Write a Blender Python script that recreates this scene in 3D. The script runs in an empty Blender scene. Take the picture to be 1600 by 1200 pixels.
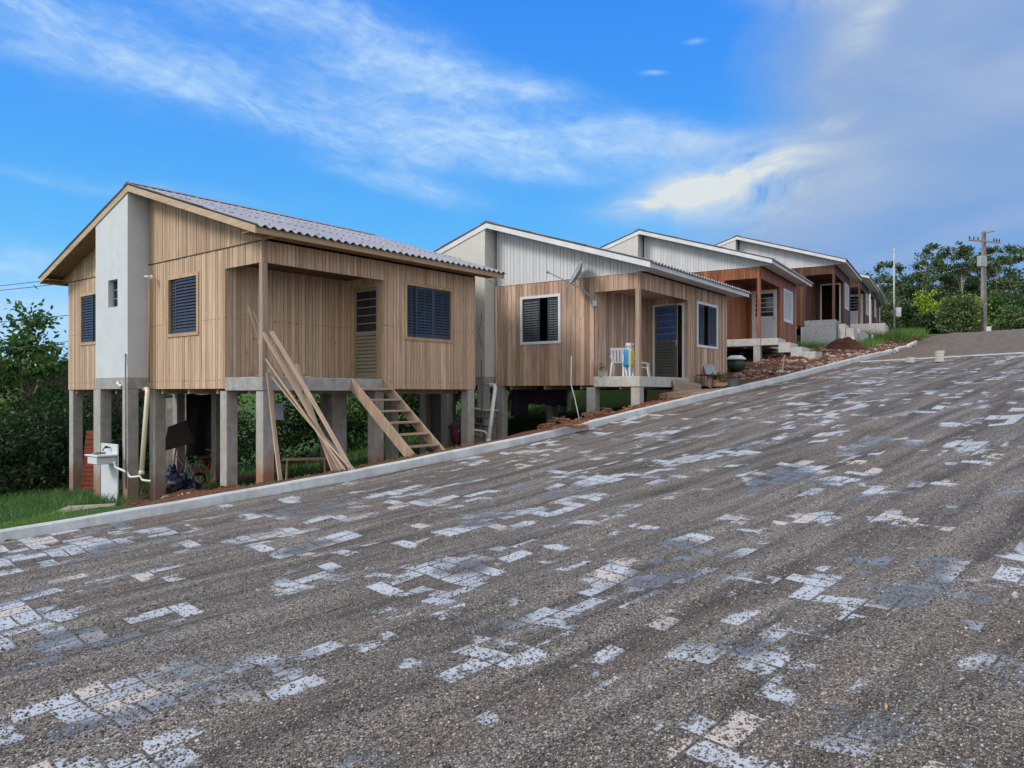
import bpy, math, random
import numpy as np
from mathutils import Vector, Matrix
random.seed(7); rng = np.random.default_rng(7)
sc = bpy.context.scene
col = sc.collection
R = math.radians
EYE = 1.7
F = 1183.4

# ---------------------------------------------------------------- camera
cd = bpy.data.cameras.new('camera'); cam = bpy.data.objects.new('camera', cd); col.objects.link(cam)
cam.location = (0, 0, EYE); cam.rotation_euler = (R(90), 0, 0)
cd.sensor_width = 36; cd.lens = 36 * F / 1600; cd.shift_y = 14.3 / 1600; cd.clip_start = .1; cd.clip_end = 3000
sc.camera = cam
sc.view_settings.view_transform = 'Standard'; sc.view_settings.look = 'None'
sc.view_settings.exposure = 0.0; sc.view_settings.gamma = 1
SUN_AZ, SUN_EL = -112, 38       # degrees clockwise from +Y

# ---------------------------------------------------------------- node helpers
class NT:
    def __init__(s, nt): s.t = nt; s.N = nt.nodes; s.L = nt.links
    def new(s, ty, **k):
        n = s.N.new(ty)
        for a, b in k.items(): setattr(n, a, b)
        return n
    def put(s, sock, v):
        if hasattr(v, 'node'): s.L.new(v, sock)
        elif v is not None:
            if isinstance(v, (tuple, list)) and len(v) == 3 and sock.type == 'RGBA': v = (*v, 1)
            sock.default_value = v
    def m(s, op, a, b=None, c=None, clamp=False):
        n = s.new('ShaderNodeMath', operation=op, use_clamp=clamp)
        for i, v in enumerate((a, b, c)):
            if v is not None: s.put(n.inputs[i], v)
        return n.outputs[0]
    def vm(s, op, a, b=None):
        n = s.new('ShaderNodeVectorMath', operation=op)
        s.put(n.inputs[0], a)
        if b is not None: s.put(n.inputs[1], b)
        return n.outputs[0]
    def mix(s, f, a, b, mode='MIX'):
        n = s.new('ShaderNodeMix', data_type='RGBA', blend_type=mode)
        s.put(n.inputs[0], f); s.put(n.inputs[6], a); s.put(n.inputs[7], b)
        return n.outputs[2]
    def noise(s, vec, scale=1, detail=4, rough=.5, dist=0):
        n = s.new('ShaderNodeTexNoise')
        if vec is not None: s.L.new(vec, n.inputs['Vector'])
        n.inputs['Scale'].default_value = scale; n.inputs['Detail'].default_value = detail
        n.inputs['Roughness'].default_value = rough; n.inputs['Distortion'].default_value = dist
        return n.outputs[0]
    def vor(s, vec, scale, feature='F1'):
        n = s.new('ShaderNodeTexVoronoi', feature=feature)
        s.L.new(vec, n.inputs['Vector']); n.inputs['Scale'].default_value = scale
        return n
    def ramp(s, f, stops):
        n = s.new('ShaderNodeValToRGB'); e = n.color_ramp.elements
        while len(e) < len(stops): e.new(.5)
        for i, (p, c) in enumerate(stops):
            e[i].position = p; e[i].color = (*c, 1) if len(c) == 3 else c
        s.put(n.inputs[0], f); return n.outputs[0]
    def rng(s, v, a, b, c=0, d=1):
        n = s.new('ShaderNodeMapRange'); n.clamp = True
        s.put(n.inputs[0], v)
        for i, q in enumerate((a, b, c, d)): n.inputs[i + 1].default_value = q
        return n.outputs[0]
    def comb(s, x, y, z):
        n = s.new('ShaderNodeCombineXYZ')
        for i, q in enumerate((x, y, z)): s.put(n.inputs[i], q)
        return n.outputs[0]
    def sep(s, v):
        n = s.new('ShaderNodeSeparateXYZ'); s.L.new(v, n.inputs[0]); return n.outputs
    def scale(s, v, xyz): return s.vm('MULTIPLY', v, xyz)

# ---------------------------------------------------------------- world: sky and clouds by direction
def build_world():
    w = bpy.data.worlds.new('World'); sc.world = w; w.use_nodes = True
    T = NT(w.node_tree)
    for n in list(T.N): T.N.remove(n)
    out = T.new('ShaderNodeOutputWorld'); bg = T.new('ShaderNodeBackground')
    sky = T.new('ShaderNodeTexSky', sky_type='NISHITA'); sky.sun_disc = False
    sky.sun_elevation = R(SUN_EL); sky.sun_rotation = R(SUN_AZ); sky.altitude = 400; sky.dust_density = .4; sky.ozone_density = 2.2
    g = T.new('ShaderNodeTexCoord').outputs['Generated']
    x, y, z = T.sep(g)
    A = T.m('MULTIPLY', T.m('ARCTAN2', x, y), 57.2958)
    E = T.m('MULTIPLY', T.m('ARCSINE', z), 57.2958)
    blue = T.ramp(T.m('DIVIDE', E, 60), [(0, (3.6, 7.6, 10.3)), (.08, (2.1, 6.4, 10.3)), (.20, (1.05, 4.9, 10.2)), (.33, (.55, 3.6, 10.1)), (.46, (.36, 2.9, 9.9)), (1, (.3, 1.6, 7))])
    base = T.mix(.88, sky.outputs[0], blue)
    wp = T.comb(T.m('MULTIPLY', A, .09), T.m('MULTIPLY', E, .16), 0)
    wa = T.m('MULTIPLY', T.m('SUBTRACT', T.noise(wp, 1.0, 5), .5), 3.6)
    wb = T.m('MULTIPLY', T.m('SUBTRACT', T.noise(T.vm('ADD', wp, (7.3, 2.1, 0)), 1.2, 5), .5), 3.4)
    A2 = T.m('ADD', A, wa); E2 = T.m('ADD', E, wb)
    def blob(cx, cy, rx, ry, rot=0, p=1.0, warp=True):
        a_, e_ = (A2, E2) if warp else (A, E)
        dx = T.m('SUBTRACT', a_, cx); dy = T.m('SUBTRACT', e_, cy)
        c, s_ = math.cos(R(rot)), math.sin(R(rot))
        u = T.m('DIVIDE', T.m('ADD', T.m('MULTIPLY', dx, c), T.m('MULTIPLY', dy, s_)), rx)
        v = T.m('DIVIDE', T.m('SUBTRACT', T.m('MULTIPLY', dy, c), T.m('MULTIPLY', dx, s_)), ry)
        d = T.m('ADD', T.m('MULTIPLY', u, u), T.m('MULTIPLY', v, v))
        if p != 1: d = T.m('POWER', d, p)
        return T.m('POWER', 2.71828, T.m('MULTIPLY', d, -1))
    def addall(l):
        r = l[0]
        for q in l[1:]: r = T.m('ADD', r, q)
        return r
    def wisp(rot, sx, sy, sc_, seed, dist=.6):
        c, s_ = math.cos(R(rot)), math.sin(R(rot))
        u = T.m('ADD', T.m('MULTIPLY', A, c), T.m('MULTIPLY', E, s_))
        v = T.m('SUBTRACT', T.m('MULTIPLY', E, c), T.m('MULTIPLY', A, s_))
        return T.noise(T.comb(T.m('MULTIPLY', u, sx), T.m('MULTIPLY', v, sy), seed), sc_, 9, .58, dist)
    # thin cirrus streaks
    w1 = T.rng(wisp(-7, .10, .26, 1.0, 3.1, .5), .36, .72)
    w2 = T.rng(wisp(-13, .20, .62, 1.0, 9.7, .9), .40, .74)
    w3 = T.rng(wisp(-20, .55, 1.5, 1.0, 14.2, .8), .38, .78)
    tex = T.m('ADD', T.m('ADD', T.m('MULTIPLY', w1, .45), T.m('MULTIPLY', T.m('MULTIPLY', w2, w1), .75)), T.m('MULTIPLY', T.m('MULTIPLY', w3, T.m('ADD', w2, .25)), .55))
    cir = addall([T.m('MULTIPLY', blob(*q[:5]), q[5]) for q in (
        (-32, 22.6, 5, 1.9, -4, 1.3), (-26, 21.2, 6, 1.6, -10, 1.2), (-20.5, 20.2, 5, 1.1, -6, .9), (-23, 25.5, 8, 1.6, 0, .35),
        (-15, 26.2, 7, 1.8, -14, .7), (-9, 23.9, 5, 1.5, -22, 1.25), (-4.5, 22.3, 4.5, 1.2, -12, 1.2), (1, 21.6, 3.6, .9, -4, 1.0),
        (-15, 21.5, 7, 2.0, 0, .45), (-8, 20.0, 9, 2.2, -4, .55),
        (-13, 18.3, 5, 1.1, -12, .9), (-7.5, 17.6, 5, 1.3, -8, .8), (-8.5, 15.3, 4.5, .7, -10, 1.0), (-3, 18.4, 6, 1.2, -8, .95), (4, 18.8, 6, 1.1, 0, .95), (10, 18.0, 5, 1.3, 2, .9), (5, 16.6, 6, .8, -2, .5),
        (-28, 13.8, 9, .5, -2, .30), (-34, 8.0, 5, 1.0, 0, 1.0), (-33, 4.2, 6, 2.0, 0, 1.8))] + [T.m('MULTIPLY', blob(10.5, 22.6, .7, .13, -4, warp=False), 1.0), T.m('MULTIPLY', blob(13.6, 24.3, .6, .15, 0, warp=False), .7)])
    soft = T.m('MULTIPLY', cir, .20)
    fluff = T.rng(T.noise(T.comb(T.m('MULTIPLY', A2, .42), T.m('MULTIPLY', E2, 1.05), 6), 1, 8, .62, .5), .30, .70, .55, 1.15)
    cirm = T.m('MULTIPLY', T.m('SUBTRACT', 1, T.m('POWER', 2.71828, T.m('MULTIPLY', T.m('ADD', T.m('MULTIPLY', cir, tex), soft), -1.45))), T.m('MULTIPLY', fluff, .95))
    c1 = T.mix(cirm, base, (5.2, 7.4, 9.8))
    # big grey-blue mass on the right
    dens = T.m('ADD', T.m('MULTIPLY', T.m('SUBTRACT', wisp(12, .07, .13, 1.0, 21.0, .5), .5), 9), 0)
    edge = T.m('ADD', T.m('ADD', T.m('SUBTRACT', A, 18.6), T.m('MULTIPLY', T.m('ABSOLUTE', T.m('SUBTRACT', E, 18.5)), -.05)), dens)
    low = T.m('MULTIPLY', T.rng(E, 8, 19, 1, 0), 7.5)
    edge = T.m('ADD', edge, low)
    massm = T.rng(edge, -2.6, 5.0)
    massm = T.m('MULTIPLY', massm, T.rng(T.m('ABSOLUTE', T.m('SUBTRACT', A, 45)), 40, 62, 1, 0))
    shade = T.rng(T.noise(T.comb(T.m('MULTIPLY', A, .05), T.m('MULTIPLY', E, .13), 4), 1, 6, .5, .3), .35, .65)
    mcol = T.mix(shade, (2.3, 3.8, 6.7), (3.7, 4.8, 6.9))
    mcol = T.mix(T.rng(E, 3, 14, .75, 0), mcol, (1.35, 3.4, 7.8))
    c2 = T.mix(T.m('MULTIPLY', massm, .93), c1, mcol)
    # bright sunlit cloud fronts
    bt = T.rng(wisp(6, .12, .26, 1.0, 33.0, .8), .30, .62)
    br = addall([T.m('MULTIPLY', blob(15.0, 14.9, 5.6, 1.5, 10), 1.5), T.m('MULTIPLY', blob(18.2, 13.6, 5, 1.8, 8), .65), T.m('MULTIPLY', blob(10.2, 14.2, 3.2, .6, 6), .8),
                 T.m('MULTIPLY', blob(23.4, 18.2, 1.5, .6, 8), .75), T.m('MULTIPLY', blob(21.2, 26.6, 3.6, 1.2, -10), .8), T.m('MULTIPLY', blob(24.3, 23.6, 2.6, .9, 35), .65),
                 T.m('MULTIPLY', blob(13.5, 17.9, 5.5, .8, 0), .5), T.m('MULTIPLY', blob(20.2, 16.6, 2.6, .7, 6), .4)])
    brm = T.m('MINIMUM', T.m('MULTIPLY', br, bt), .96)
    c3 = T.mix(brm, c2, (7.4, 7.9, 7.9))
    bandw = T.m('MULTIPLY', blob(33, 10.6, 14, .8, 10), .4)
    c3 = T.mix(bandw, c3, (3.6, 4.9, 7.4))
    # overcast half of the sky behind the camera
    back = T.rng(y, .25, -.35)
    over = T.mix(T.noise(T.comb(T.m('MULTIPLY', A, .03), T.m('MULTIPLY', E, .05), 8), 1, 4), (10, 10.1, 10.5), (17, 16.2, 15.2))
    c4 = T.mix(T.m('MULTIPLY', back, .88), c3, over)
    high = T.rng(E, 34, 62)
    c4 = T.mix(T.m('MULTIPLY', high, .7), c4, (9.5, 9.9, 10.6))
    T.L.new(c4, bg.inputs[0]); bg.inputs[1].default_value = .1
    T.L.new(bg.outputs[0], out.inputs[0])
build_world()
ld = bpy.data.lights.new('sun', 'SUN'); ld.energy = 2.6; ld.angle = R(16); ld.color = (1, .93, .84)
lo = bpy.data.objects.new('sun', ld); col.objects.link(lo)
sd = Vector((math.sin(R(SUN_AZ)) * math.cos(R(SUN_EL)), math.cos(R(SUN_AZ)) * math.cos(R(SUN_EL)), math.sin(R(SUN_EL))))
lo.rotation_euler = sd.to_track_quat('Z', 'Y').to_euler()

# ---------------------------------------------------------------- mesh helpers
class MB:
    def __init__(s): s.v = []; s.f = []; s.c = []
    def face(s, ids, c): s.f.append(ids); s.c.append(c)
    def hexa(s, p, c=(.5, .5, .5)):
        b = len(s.v); s.v += [tuple(q) for q in p]
        for q in ((3, 2, 1, 0), (4, 5, 6, 7), (0, 1, 5, 4), (1, 2, 6, 5), (2, 3, 7, 6), (3, 0, 4, 7)): s.face([b + i for i in q], c)
    def box(s, x0, x1, y0, y1, z0, z1, c=(.5, .5, .5)):
        s.hexa([(x0, y0, z0), (x1, y0, z0), (x1, y1, z0), (x0, y1, z0), (x0, y0, z1), (x1, y0, z1), (x1, y1, z1), (x0, y1, z1)], c)
    def obox(s, ctr, ax, ay, az, c=(.5, .5, .5)):   # half vectors
        ctr, ax, ay, az = map(Vector, (ctr, ax, ay, az))
        s.hexa([ctr - ax - ay - az, ctr + ax - ay - az, ctr + ax + ay - az, ctr - ax + ay - az, ctr - ax - ay + az, ctr + ax - ay + az, ctr + ax + ay + az, ctr - ax + ay + az], c)
    def beam(s, a, b, w, h, up=(0, 0, 1), c=(.5, .5, .5)):
        a, b = Vector(a), Vector(b); d = (b - a); u = Vector(up)
        sd_ = d.cross(u)
        if sd_.length < 1e-6: sd_ = Vector((1, 0, 0))
        sd_.normalize(); n = sd_.cross(d).normalized()
        s.obox((a + b) / 2, d / 2, sd_ * w / 2, n * h / 2, c)
    def tube(s, pts, r, n=8, c=(.5, .5, .5), cap=True):
        pts = [Vector(p) for p in pts]; rr = r if isinstance(r, (list, tuple)) else [r] * len(pts)
        b0 = len(s.v); prev = None
        for i, p in enumerate(pts):
            d = (pts[min(i + 1, len(pts) - 1)] - pts[max(i - 1, 0)]).normalized()
            if prev is None: a = d.orthogonal().normalized()
            else:
                a = (prev - d * prev.dot(d)); a = a.normalized() if a.length > 1e-6 else d.orthogonal().normalized()
            prev = a; bb = d.cross(a)
            for k in range(n):
                t = 2 * math.pi * k / n; s.v.append(tuple(p + (a * math.cos(t) + bb * math.sin(t)) * rr[i]))
        for i in range(len(pts) - 1):
            for k in range(n):
                q = b0 + i * n; s.face([q + k, q + (k + 1) % n, q + n + (k + 1) % n, q + n + k], c)
        if cap:
            s.face([b0 + k for k in range(n)][::-1], c); s.face([b0 + (len(pts) - 1) * n + k for k in range(n)], c)
    def lathe(s, prof, n=16, ctr=(0, 0, 0), c=(.5, .5, .5), closed=False):
        b0 = len(s.v)
        for r, z in prof:
            for k in range(n):
                t = 2 * math.pi * k / n; s.v.append((ctr[0] + r * math.cos(t), ctr[1] + r * math.sin(t), ctr[2] + z))
        for i in range(len(prof) - 1):
            for k in range(n):
                q = b0 + i * n; s.face([q + k, q + (k + 1) % n, q + n + (k + 1) % n, q + n + k], c)
        s.face([b0 + k for k in range(n)][::-1], c); s.face([b0 + (len(prof) - 1) * n + k for k in range(n)], c)
    def poly(s, pts, c=(.5, .5, .5)):
        b = len(s.v); s.v += [tuple(p) for p in pts]; s.face(list(range(b, b + len(pts))), c)
    def build(s, name, mat, parent=None, smooth=False, bevel=0, loc=None, rot=None):
        me = bpy.data.meshes.new(name); me.from_pydata(s.v, [], s.f); me.materials.append(mat)
        at = me.attributes.new('bc', 'FLOAT_COLOR', 'FACE')
        at.data.foreach_set('color', np.array([(*q, 1) for q in s.c], 'f').ravel())
        if smooth: me.polygons.foreach_set('use_smooth', [True] * len(me.polygons))
        me.update()
        o = bpy.data.objects.new(name, me); col.objects.link(o)
        if parent: o.parent = parent
        if loc is not None: o.location = loc
        if rot is not None: o.rotation_euler = rot
        if bevel:
            m = o.modifiers.new('b', 'BEVEL'); m.width = bevel; m.segments = 1; m.limit_method = 'ANGLE'
        return o

def npmesh(name, V, Fq, mat, cols=None, smooth=False, uv=None, parent=None):
    V = np.asarray(V, 'f'); Fq = np.asarray(Fq, 'i'); k = Fq.shape[1]
    me = bpy.data.meshes.new(name)
    me.vertices.add(len(V)); me.vertices.foreach_set('co', V.ravel())
    me.loops.add(Fq.size); me.loops.foreach_set('vertex_index', Fq.ravel())
    me.polygons.add(len(Fq)); me.polygons.foreach_set('loop_start', np.arange(0, Fq.size, k, dtype='i'))
    try: me.polygons.foreach_set('loop_total', np.full(len(Fq), k, 'i'))
    except Exception: pass
    if smooth: me.polygons.foreach_set('use_smooth', np.ones(len(Fq), bool))
    me.update(calc_edges=True)
    if uv is not None:
        l = me.uv_layers.new(name='st'); l.data.foreach_set('uv', np.asarray(uv, 'f')[Fq.ravel()].ravel())
    if cols is not None:
        at = me.attributes.new('bc', 'FLOAT_COLOR', 'FACE')
        at.data.foreach_set('color', np.c_[cols, np.ones(len(cols))].astype('f').ravel())
    me.materials.append(mat); me.validate()
    o = bpy.data.objects.new(name, me); col.objects.link(o)
    if parent: o.parent = parent
    return o

def tag(o, label=None, cat=None, group=None, kind=None):
    if label: o['label'] = label
    if cat: o['category'] = cat
    if group: o['group'] = group
    if kind: o['kind'] = kind
    return o
def thing(name, loc, rotz, label, cat, group=None):
    o = bpy.data.objects.new(name, None); col.objects.link(o); o.empty_display_size = .2
    o.location = loc; o.rotation_euler = (0, 0, rotz); return tag(o, label, cat, group)
def copy_tree(o, parent=None):
    c = o.copy(); col.objects.link(c)
    if parent: c.parent = parent
    for ch in list(o.children): copy_tree(ch, c)
    return c
def at(px, py, Y): return Vector(((px - 800) * Y / F, Y, EYE + (614.3 - py) * Y / F))

# ---------------------------------------------------------------- materials
def mat(name):
    m = bpy.data.materials.new(name); m.use_nodes = True; T = NT(m.node_tree)
    b = T.N['Principled BSDF']; b.inputs['Roughness'].default_value = .7
    return m, T, b
def attr(T, name='bc'): return T.new('ShaderNodeAttribute', attribute_name=name)
def bump(T, b, h, strength=.3, dist=.01):
    n = T.new('ShaderNodeBump'); n.inputs['Strength'].default_value = strength; n.inputs['Distance'].default_value = dist
    T.L.new(h, n.inputs['Height']); T.L.new(n.outputs[0], b.inputs['Normal'])

def wood(name, dark, light, knot=(.05, .03, .02), var=.5, rough=.75, tint=None, spec=.3, streak=.5, axis='z', kth=.66, nails=False):
    m, T, b = mat(name)
    co = T.new('ShaderNodeTexCoord').outputs['Object']
    a = attr(T); r, g, bl = T.sep(a.outputs['Vector'])
    off = T.comb(T.m('MULTIPLY', g, 37), T.m('MULTIPLY', g, 91), T.m('MULTIPLY', g, 53))
    s1, s2 = {'z': ((26, 26, 1.3), (5, 5, .55)), 'x': ((1.3, 26, 26), (.55, 5, 5)), 'y': ((26, 1.3, 26), (5, .55, 5))}[axis]
    fine = T.noise(T.vm('ADD', T.scale(co, s1), off), 1.0, 6, .6, .6)
    wide = T.noise(T.vm('ADD', T.scale(co, s2), off), 1.0, 4, .55, 1.2)
    v = T.m('ADD', T.m('MULTIPLY', fine, .6), T.m('MULTIPLY', wide, .4))
    c = T.mix(T.rng(v, .34, .68), dark, light)
    c = T.mix(T.m('MULTIPLY', T.rng(wide, .52, .72), streak), c, dark)
    if tint: c = T.mix(T.rng(bl, .55, 1, 0, .65), c, tint)
    k = T.vor(T.vm('ADD', T.scale(co, {'z': (7, 7, 2.6), 'x': (2.6, 7, 7), 'y': (7, 2.6, 7)}[axis]), off), 1.0)
    kn = T.rng(k.outputs['Distance'], .05, .10, 1, 0)
    kn = T.m('MULTIPLY', kn, T.m('GREATER_THAN', T.sep(k.outputs['Color'])[0], kth))
    c = T.mix(kn, c, knot)
    br = T.m('ADD', 1 - var / 2, T.m('MULTIPLY', r, var))
    c = T.mix(1.0, c, T.comb(br, br, br), 'MULTIPLY')
    if nails:
        x_, y_, z_ = T.sep(co)
        hit = T.m('MAXIMUM', T.m('LESS_THAN', T.m('ABSOLUTE', T.m('SUBTRACT', z_, 1.36)), .013), T.m('LESS_THAN', T.m('ABSOLUTE', T.m('SUBTRACT', z_, .16)), .011))
        sp = T.m('MULTIPLY', hit, T.m('GREATER_THAN', T.noise(T.scale(co, (38, 38, 0)), 1, 1), .56))
        c = T.mix(T.m('MULTIPLY', sp, .75), c, (.05, .03, .02))
    st_ = T.rng(T.noise(T.scale(co, (2.2, 2.2, .35)), 1, 5, .6, .5), .48, .72, 0, .38)
    c = T.mix(st_, c, T.mix(.6, c, dark))
    T.L.new(c, b.inputs['Base Color']); b.inputs['Roughness'].default_value = rough
    b.inputs['Specular IOR Level'].default_value = spec
    bump(T, b, fine, .5, .005)
    return m
def plain(name, c, rough=.6, metal=0, var=.12, scale=3, spec=.4, b2=.002, bs=30):
    m, T, b = mat(name)
    co = T.new('ShaderNodeTexCoord').outputs['Object']
    n = T.noise(co, scale, 5, .6)
    k = T.rng(n, .3, .7, 1 - var, 1 + var)
    cc = T.mix(1.0, c, T.comb(k, k, k), 'MULTIPLY')
    T.L.new(cc, b.inputs['Base Color']); b.inputs['Roughness'].default_value = rough; b.inputs['Metallic'].default_value = metal
    b.inputs['Specular IOR Level'].default_value = spec
    bump(T, b, T.noise(co, bs, 4), .3, b2)
    return m
def stained(name, c, stain, rough=.85, z0=0, z1=.6, var=.2, sc_=6, streaks=.4, gb=.004):
    """mineral surface with blotches, form marks and a mud stain near its foot"""
    m, T, b = mat(name)
    co = T.new('ShaderNodeTexCoord').outputs['Object']
    x, y, z = T.sep(co)
    n = T.noise(co, sc_, 7, .65); n2 = T.noise(T.scale(co, (9, 9, .8)), 1, 5, .6)
    k = T.m('ADD', T.rng(n, .3, .7, 1 - var, 1 + var * .6), T.m('MULTIPLY', T.m('SUBTRACT', n2, .5), streaks))
    cc = T.mix(1.0, c, T.comb(k, k, k), 'MULTIPLY')
    h = T.m('ADD', z, T.m('MULTIPLY', T.m('SUBTRACT', T.noise(co, 3, 4), .5), (z1 - z0) * 1.3))
    cc = T.mix(T.rng(h, z0, z1, .85, 0), cc, stain)
    pit = T.rng(T.noise(co, 60, 3), .3, .42, .75, 1)
    cc = T.mix(1.0, cc, T.comb(pit, pit, pit), 'MULTIPLY')
    T.L.new(cc, b.inputs['Base Color']); b.inputs['Roughness'].default_value = rough
    bump(T, b, T.noise(co, 22, 6, .65), .5, gb)
    return m

M = {}
M['wood_raw'] = wood('raw_wood', (.32, .225, .15), (.63, .49, .36), var=.36, tint=(.36, .21, .13), nails=True)
M['wood_trim'] = wood('trim_wood', (.30, .195, .11), (.55, .40, .245), var=.3)
M['wood_mixed'] = wood('mixed_wood', (.25, .155, .105), (.66, .52, .40), var=.62, tint=(.30, .15, .105), knot=(.03, .02, .015), kth=.45)
M['wood_grey'] = wood('weathered_wood', (.22, .16, .12), (.44, .36, .29), var=.4)
M['wood_h3'] = wood('orange_varnished_wood', (.11, .032, .013), (.41, .15, .055), var=.65, rough=.45, tint=(.16, .045, .018))
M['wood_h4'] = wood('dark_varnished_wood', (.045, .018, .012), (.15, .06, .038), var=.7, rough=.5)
M['plank'] = wood('plank_wood', (.24, .165, .115), (.52, .415, .31), var=.35)
M['plank_x'] = wood('plank_wood_long', (.24, .16, .10), (.50, .37, .26), var=.35, axis='x', knot=(.07, .04, .025))
M['fascia_x'] = wood('fascia_wood', (.28, .19, .115), (.48, .36, .24), var=.2, axis='x')
M['fascia_y'] = wood('barge_wood', (.30, .22, .145), (.52, .41, .29), var=.2, axis='y')
M['soffit_wood'] = wood('soffit_wood', (.22, .12, .07), (.42, .27, .17), var=.4, axis='y')
M['white_boards'] = wood('white_painted_boards', (.44, .47, .49), (.62, .65, .67), knot=(.40, .40, .39), var=.12, rough=.5, streak=.3)
M['white_trim'] = plain('white_trim_paint', (.56, .58, .59), .5)
M['plaster'] = stained('tower_plaster', (.52, .56, .59), (.45, .45, .43), z0=-5, z1=-4, var=.07, sc_=3, streaks=.10, gb=.0015)
M['plaster2'] = stained('cream_plaster', (.52, .53, .49), (.4, .38, .33), z0=-5, z1=-4, var=.09, sc_=2.5, streaks=.15, gb=.0015)
M['concrete'] = stained('slab_concrete', (.31, .315, .31), (.26, .2, .15), z0=-9, z1=-8, var=.28)
M['pile'] = stained('pile_concrete', (.33, .325, .305), (.22, .13, .08), z0=-2.2, z1=-1.75, var=.22, streaks=.5)
M['pile_rust'] = stained('pile_muddy', (.34, .335, .31), (.27, .12, .06), z0=-1.7, z1=-1.05, var=.22, streaks=.5)
M['concrete_light'] = stained('pale_concrete', (.42, .42, .40), (.25, .17, .12), z0=-9, z1=-8, var=.2)
M['kerb'] = stained('kerb_concrete', (.47, .50, .52), (.25, .2, .16), z0=-99, z1=-98, var=.26, sc_=2.6, gb=.01)
M['blue_steel'] = plain('blue_shutter_paint', (.026, .042, .075), .42, var=.15)
M['navy_steel'] = plain('dark_shutter_paint', (.030, .042, .06), .42, var=.15)
M['olive_steel'] = plain('olive_door_paint', (.24, .22, .155), .45)
M['dgreen_steel'] = plain('dark_door_paint', (.10, .115, .105), .4)
M['white_steel'] = plain('white_enamel', (.58, .62, .67), .35, var=.04)
M['bars'] = plain('grey_bars', (.22, .23, .24), .4)
M['glass'] = plain('dark_glass', (.012, .015, .022), .08, spec=.6)
M['dark'] = plain('dark_interior', (.02, .018, .016), .9)
M['curtain'] = plain('blue_curtain', (.04, .09, .25), .8, var=.4, scale=9)
M['pvc'] = plain('cream_pvc', (.64, .60, .45), .35, var=.06)
M['pvcw'] = plain('white_pvc', (.74, .73, .69), .35, var=.06)
M['copper'] = plain('orange_conduit', (.40, .17, .08), .5)
M['black'] = plain('black_plastic', (.02, .02, .022), .5)
M['conduit'] = plain('grey_conduit', (.09, .10, .11), .5)
M['redbrick'] = plain('red_roof_tile', (.25, .065, .045), .8, var=.3, scale=12)
M['pot'] = plain('clay_pot', (.42, .15, .10), .8)
M['blue_plastic'] = plain('blue_plastic', (.02, .20, .50), .35)
M['yellow_plastic'] = plain('yellow_plastic', (.62, .52, .04), .4)
M['bluebag'] = plain('blue_tarpaulin', (.012, .018, .05), .5, var=.5, scale=10, b2=.02, bs=12)
M['greymetal'] = plain('galvanised_metal', (.33, .36, .38), .4, metal=.3)
M['rust'] = plain('rusty_steel', (.05, .035, .03), .7)
M['paper'] = plain('pale_blue_sheet', (.52, .60, .85), .6)
M['redsteel'] = plain('red_paint', (.45, .03, .04), .5)
M['rock'] = None

def roofmat(name, c):
    m, T, b = mat(name)
    co = T.new('ShaderNodeTexCoord').outputs['Object']
    n = T.noise(co, 1.3, 6, .6); n2 = T.noise(T.scale(co, (6, .8, .8)), 1, 5)
    k = T.m('ADD', T.rng(n, .3, .7, .86, 1.1), T.m('MULTIPLY', T.m('SUBTRACT', n2, .5), .3))
    T.L.new(T.mix(1.0, c, T.comb(k, k, k), 'MULTIPLY'), b.inputs['Base Color']); b.inputs['Roughness'].default_value = .62
    bump(T, b, T.noise(co, 60, 3), .3, .002); return m
M['roof'] = roofmat('fibre_cement', (.27, .285, .33))
M['roof_edge'] = plain('roof_edge_grey', (.20, .21, .22), .7)

def leafmat(name, a_, b_, tr=.25):
    m, T, b = mat(name)
    at_ = attr(T); r, g, bl = T.sep(at_.outputs['Vector'])
    c = T.mix(r, a_, b_)
    T.L.new(c, b.inputs['Base Color']); b.inputs['Roughness'].default_value = .55
    b.inputs['Specular IOR Level'].default_value = .25
    t = T.new('ShaderNodeBsdfTranslucent'); T.L.new(c, t.inputs[0])
    mx = T.new('ShaderNodeMixShader'); mx.inputs[0].default_value = tr
    T.L.new(b.outputs[0], mx.inputs[1]); T.L.new(t.outputs[0], mx.inputs[2])
    T.L.new(mx.outputs[0], T.N['Material Output'].inputs[0]); return m
M['leaf_dark'] = leafmat('dark_leaf', (.010, .026, .010), (.040, .085, .025))  # deep greens paint in the shade behind the stilts; other shrubs share them
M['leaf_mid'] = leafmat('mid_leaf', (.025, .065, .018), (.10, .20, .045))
M['leaf_olive'] = leafmat('olive_leaf', (.045, .08, .03), (.15, .21, .08))
M['leaf_euc'] = leafmat('eucalyptus_leaf', (.028, .055, .024), (.125, .18, .07), .25)
M['leaf_lime'] = leafmat('lime_leaf', (.16, .26, .02), (.36, .48, .05))
M['grass'] = leafmat('grass_blade', (.05, .13, .02), (.19, .34, .07), .3)
M['weed'] = leafmat('weed_leaf', (.035, .10, .03), (.12, .26, .07), .3)
M['bark'] = plain('bark', (.15, .11, .08), .9, var=.35, scale=5, b2=.02, bs=12)
M['barkpale'] = plain('pale_bark', (.22, .20, .165), .85, var=.3, scale=2)
M['drybrush'] = plain('dry_twigs', (.20, .10, .06), .9, var=.5)

def rockmat():
    m, T, b = mat('broken_stone'); r0 = T.sep(attr(T).outputs['Vector'])[0]
    T.L.new(T.ramp(r0, [(0, (.09, .035, .022)), (.4, (.20, .10, .065)), (.6, (.26, .19, .15)), (.85, (.30, .245, .20)), (1, (.40, .37, .33))]), b.inputs['Base Color']); b.inputs['Roughness'].default_value = .95; return m
M['rock'] = rockmat()
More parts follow.
